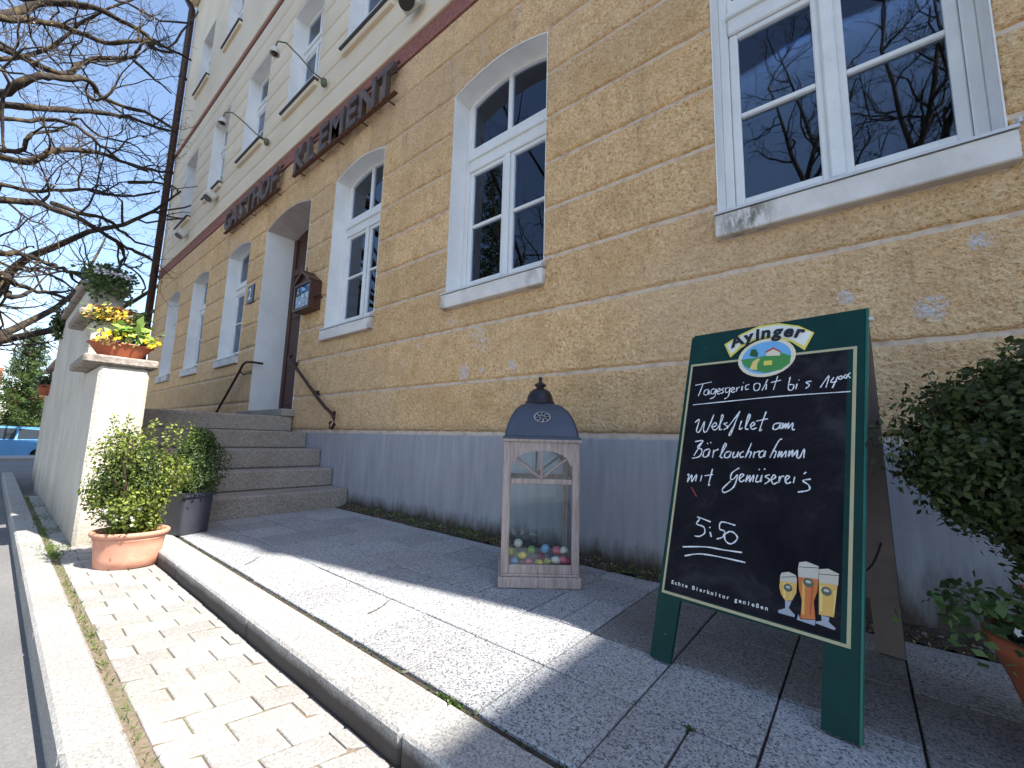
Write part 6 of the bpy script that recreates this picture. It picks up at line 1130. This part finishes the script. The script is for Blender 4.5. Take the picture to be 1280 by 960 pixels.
# the car is built along its own x axis, then turned to stand across the view
CM = TR((-25.4, .05, cz_), R_(-84))
def cbuild(b, nm, mt_, par_, **k): b.v = [xf(q, CM) for q in b.v]; return b.build(nm, mt_, par_, **k)
lo = [(-2.0, .38), (-2.02, .62), (-1.95, .80), (-1.62, .90), (-1.0, .93), (1.05, .92), (1.7, .84), (1.98, .70), (2.02, .45), (1.95, .30), (1.62, .28), (1.55, .45), (1.38, .60), (1.15, .62), (.95, .52), (.86, .28), (-.86, .24), (-.95, .50), (-1.12, .62), (-1.36, .60), (-1.55, .45), (-1.62, .26), (-1.92, .28)]
b = MB(); n = len(lo); v = []
for y, s in ((-.80, .97), (-.74, 1), (.74, 1), (.80, .97)): v += [(x * s, y, .55 + (z - .55) * s) for x, z in lo]
f = [tuple(range(n)), tuple(range(4 * n - 1, 3 * n - 1, -1))] + [(k * n + i, k * n + n + i, k * n + n + (i + 1) % n, k * n + (i + 1) % n) for k in range(3) for i in range(n)]; b.add(v, f); body = cbuild(b, 'body', M['car_blue'], car)
gh = [(-1.85, .90), (-1.52, 1.30), (-1.2, 1.40), (.1, 1.43), (.55, 1.36), (1.12, .92)]
b = MB(); m = len(gh); v = [(x, -.72, z) if z < 1 else (x, -.60, z) for x, z in gh] + [(x, .72, z) if z < 1 else (x, .60, z) for x, z in gh]; b.add(v, [tuple(range(m))[::-1], tuple(range(m, 2 * m))] + [(i, i + 1, m + i + 1, m + i) for i in range(m - 1)]); cbuild(b, 'cabin', M['car_blue'], car)
for s in (-1, 1):
    for q in ([(-1.42, .95), (-1.25, 1.28), (-.55, 1.34), (-.52, .95)], [(-.45, .95), (-.48, 1.345), (.1, 1.345), (.42, 1.28), (.85, .95)]):
        b = MB(); b.add([(x, s * (.726 - (z - .92) * .26), z) for x, z in q] + [(x, s * (.700 - (z - .92) * .26), z) for x, z in q], [(0, 1, 2, 3)[:len(q)] if len(q) == 4 else (0, 1, 2, 3, 4), tuple(range(len(q), 2 * len(q)))]); cbuild(b, 'window', M['car_glass'], car)
    for x in (-1.25, 1.26):
        b = MB(); cyl_y(b, (x, .31), .31, s * .60, s * .80); w_ = cbuild(b, 'wheel', M['rubber'], car); b = MB(); cyl_y(b, (x, .31), .20, s * .79, s * .815); cbuild(b, 'rim', M['rim'], w_)
    b = MB(); b.box(1.86, s * .64 - .12, .58, 2.03, s * .64 + .12, .70); cbuild(b, 'headlight', M['rim'], car); b = MB(); b.box(-2.03, s * .68 - .08, .62, -1.90, s * .68 + .08, .80); cbuild(b, 'tail_light', M['p_red'], car)
b = MB(); b.add([(1.08, -.62, .95), (1.08, .62, .95), (.60, .56, 1.335), (.60, -.56, 1.335)], [(0, 1, 2, 3)]); b.v = [q + [.012, 0, .012] for q in b.v]; cbuild(b, 'windscreen', M['car_glass'], car)
b = MB(); b.box(-1.9, -.03, .86, .2, .0, .885); 
c2 = thing('parked_car', (-27.6, -2.6, cz_), 'white parked car at the left edge behind the blue one', 'car')
b = MB(); b.v = []; 
def copy_into(src, dst, mtx):
    for ch in src.children:
        c_ = ch.copy(); c_.data = ch.data.copy(); COL.objects.link(c_); c_.parent = dst; c_.data.transform(mtx)
        if ch.name.startswith(('body', 'cabin')): c_.data.materials[0] = M['p_white']
        for g_ in ch.children: d_ = g_.copy(); d_.data = g_.data.copy(); COL.objects.link(d_); d_.parent = c_; d_.data.transform(mtx)
copy_into(car, c2, Matrix.Rotation(R_(-8), 4, 'Z'))
# white market tent
tn = thing('market_tent', (-31.5, 2.4, -.78), 'white canvas market tent behind the blue car', 'tent')
b = MB(); x0, x1, y0, y1 = -33.2, -30.2, .9, 3.9; v = [(x0, y0, .85), (x1, y0, .85), (x1, y1, .85), (x0, y1, .85), ((x0 + x1) / 2, (y0 + y1) / 2, 1.55)] + [(x0, y0, .55), (x1, y0, .55), (x1, y1, .55), (x0, y1, .55)]
b.add(v, [(0, 1, 4), (1, 2, 4), (2, 3, 4), (3, 0, 4), (5, 6, 1, 0), (6, 7, 2, 1), (7, 8, 3, 2), (8, 5, 0, 3)]); b.build('canopy', M['tentw'], tn)
for x in (x0 + .05, x1 - .05):
    for y in (y0 + .05, y1 - .05): b = MB(); b.tube([(x, y, -.8), (x, y, .85)], .03, 6); b.build('pole', M['rim'], tn)
# low wall with flower tubs along the far pavement, houses beyond
fw = MB(); fw.box(-36.5, -6, -.8, -36.2, 8, .25, bev=.02); o = fw.build('low_wall', M['housewall'], loc=(-36.3, 1, -.8)); tag(o, 'low pale wall running behind the market tent and the cars', 'wall')
def house(loc, lx, ly, hz, rh, lab, nm='town_house', chim=(0, 0), rows=2):
    h_ = thing(nm, loc, lab, 'house'); x, y, z = loc; b = MB(); b.box(x - lx / 2, y - ly / 2, z, x + lx / 2, y + ly / 2, z + hz); w_ = b.build('wall', M['housewall'], h_)
    b = MB(); o_ = .4; v = [(x - lx / 2 - o_, y - ly / 2 - o_, z + hz), (x + lx / 2 + o_, y - ly / 2 - o_, z + hz), (x + lx / 2 + o_, y + ly / 2 + o_, z + hz), (x - lx / 2 - o_, y + ly / 2 + o_, z + hz), (x, y - ly / 2 - o_, z + hz + rh), (x, y + ly / 2 + o_, z + hz + rh)]
    b.add(v, [(0, 3, 5, 4), (1, 4, 5, 2), (0, 4, 1), (3, 2, 5), (0, 1, 2, 3)]); rf = b.build('roof', M['roof_tile'], h_)
    b = MB(); cx, cy = x + chim[0], y + chim[1]; b.box(cx - .35, cy - .35, z + hz, cx + .35, cy + .35, z + hz + rh + .7); b.box(cx - .42, cy - .42, z + hz + rh + .7, cx + .42, cy + .42, z + hz + rh + .85); b.build('chimney', M['brick'], rf)
    for r in range(rows):
        for k in range(int(ly // 2.2)):
            yy = y - ly / 2 + 1.2 + k * 2.1; b = MB(); b.box(x + lx / 2, yy - .5, z + 1.1 + r * 2.6, x + lx / 2 + .06, yy + .5, z + 2.4 + r * 2.6); w2 = b.build('window', M['white'], h_); b = MB(); b.box(x + lx / 2 + .055, yy - .4, z + 1.2 + r * 2.6, x + lx / 2 + .075, yy + .4, z + 2.3 + r * 2.6); b.build('pane', M['car_glass'], w2)
    return h_
house((-52, -4.6, -.8), 9, 8.4, 4.2, 1.9, 'pale house with a brick chimney beyond the spruce at the left edge', chim=(3.4, 3.8), rows=1)
house((-62, 5.5, -.8), 8, 9, 3.2, 1.8, 'far low house with a red roof behind the market tent', chim=(2, 1), rows=1)
hd = fast_mesh('hedge', *leaves(*(lambda P: (P, RNG.normal(size=P.shape)))(np.stack([RNG.uniform(-39.5, -38, 16000), RNG.uniform(-14, 12, 16000), -.8 + 1.9 * RNG.random(16000) ** .7], 1)), .22, .6, .9), M['leaf_dark']); tag(hd, kind='stuff')

# unseen neighbour house, placed and shaped to shade the near pavement
nb = thing('unseen_neighbour_house', (9.7, 5, -.2), 'unseen plain grey green house right of the inn, shaped to shade the pavement', 'house')
b = MB(); b.box(5.72, .9, -.2, 14, 9, 9.05); b.build('wall', M['neigh'], nb); b = MB(); b.add([(5.62, .7, 9.05), (14.2, .7, 9.05), (14.2, 9.2, 9.05), (5.62, 9.2, 9.05), (9.9, .7, 12.2), (9.9, 9.2, 12.2)], [(0, 3, 5, 4), (1, 4, 5, 2), (0, 4, 1), (3, 2, 5), (0, 1, 2, 3)]); b.build('roof', M['bigroof'], nb)
for k in range(3):
    for z in (1.2, 4.6):
        y = 2.2 + k * 2.6; b = MB(); b.box(5.66, y - .55, z, 5.72, y + .55, z + 1.7); w_ = b.build('window', M['white'], nb); b = MB(); b.box(5.65, y - .46, z + .08, 5.67, y + .46, z + 1.62); b.build('pane', M['car_glass'], w_)

P = np.array([(-.385 + random.gauss(0, .011), 1.218 + random.gauss(0, .006), -.001) for _ in range(110)]); v, f = leaves(P, np.tile([0, 0, 1.0], (len(P), 1)), .006, .8, .5); tag(fast_mesh('slab_moss', v, f, M['leaf_mid']), kind='stuff')
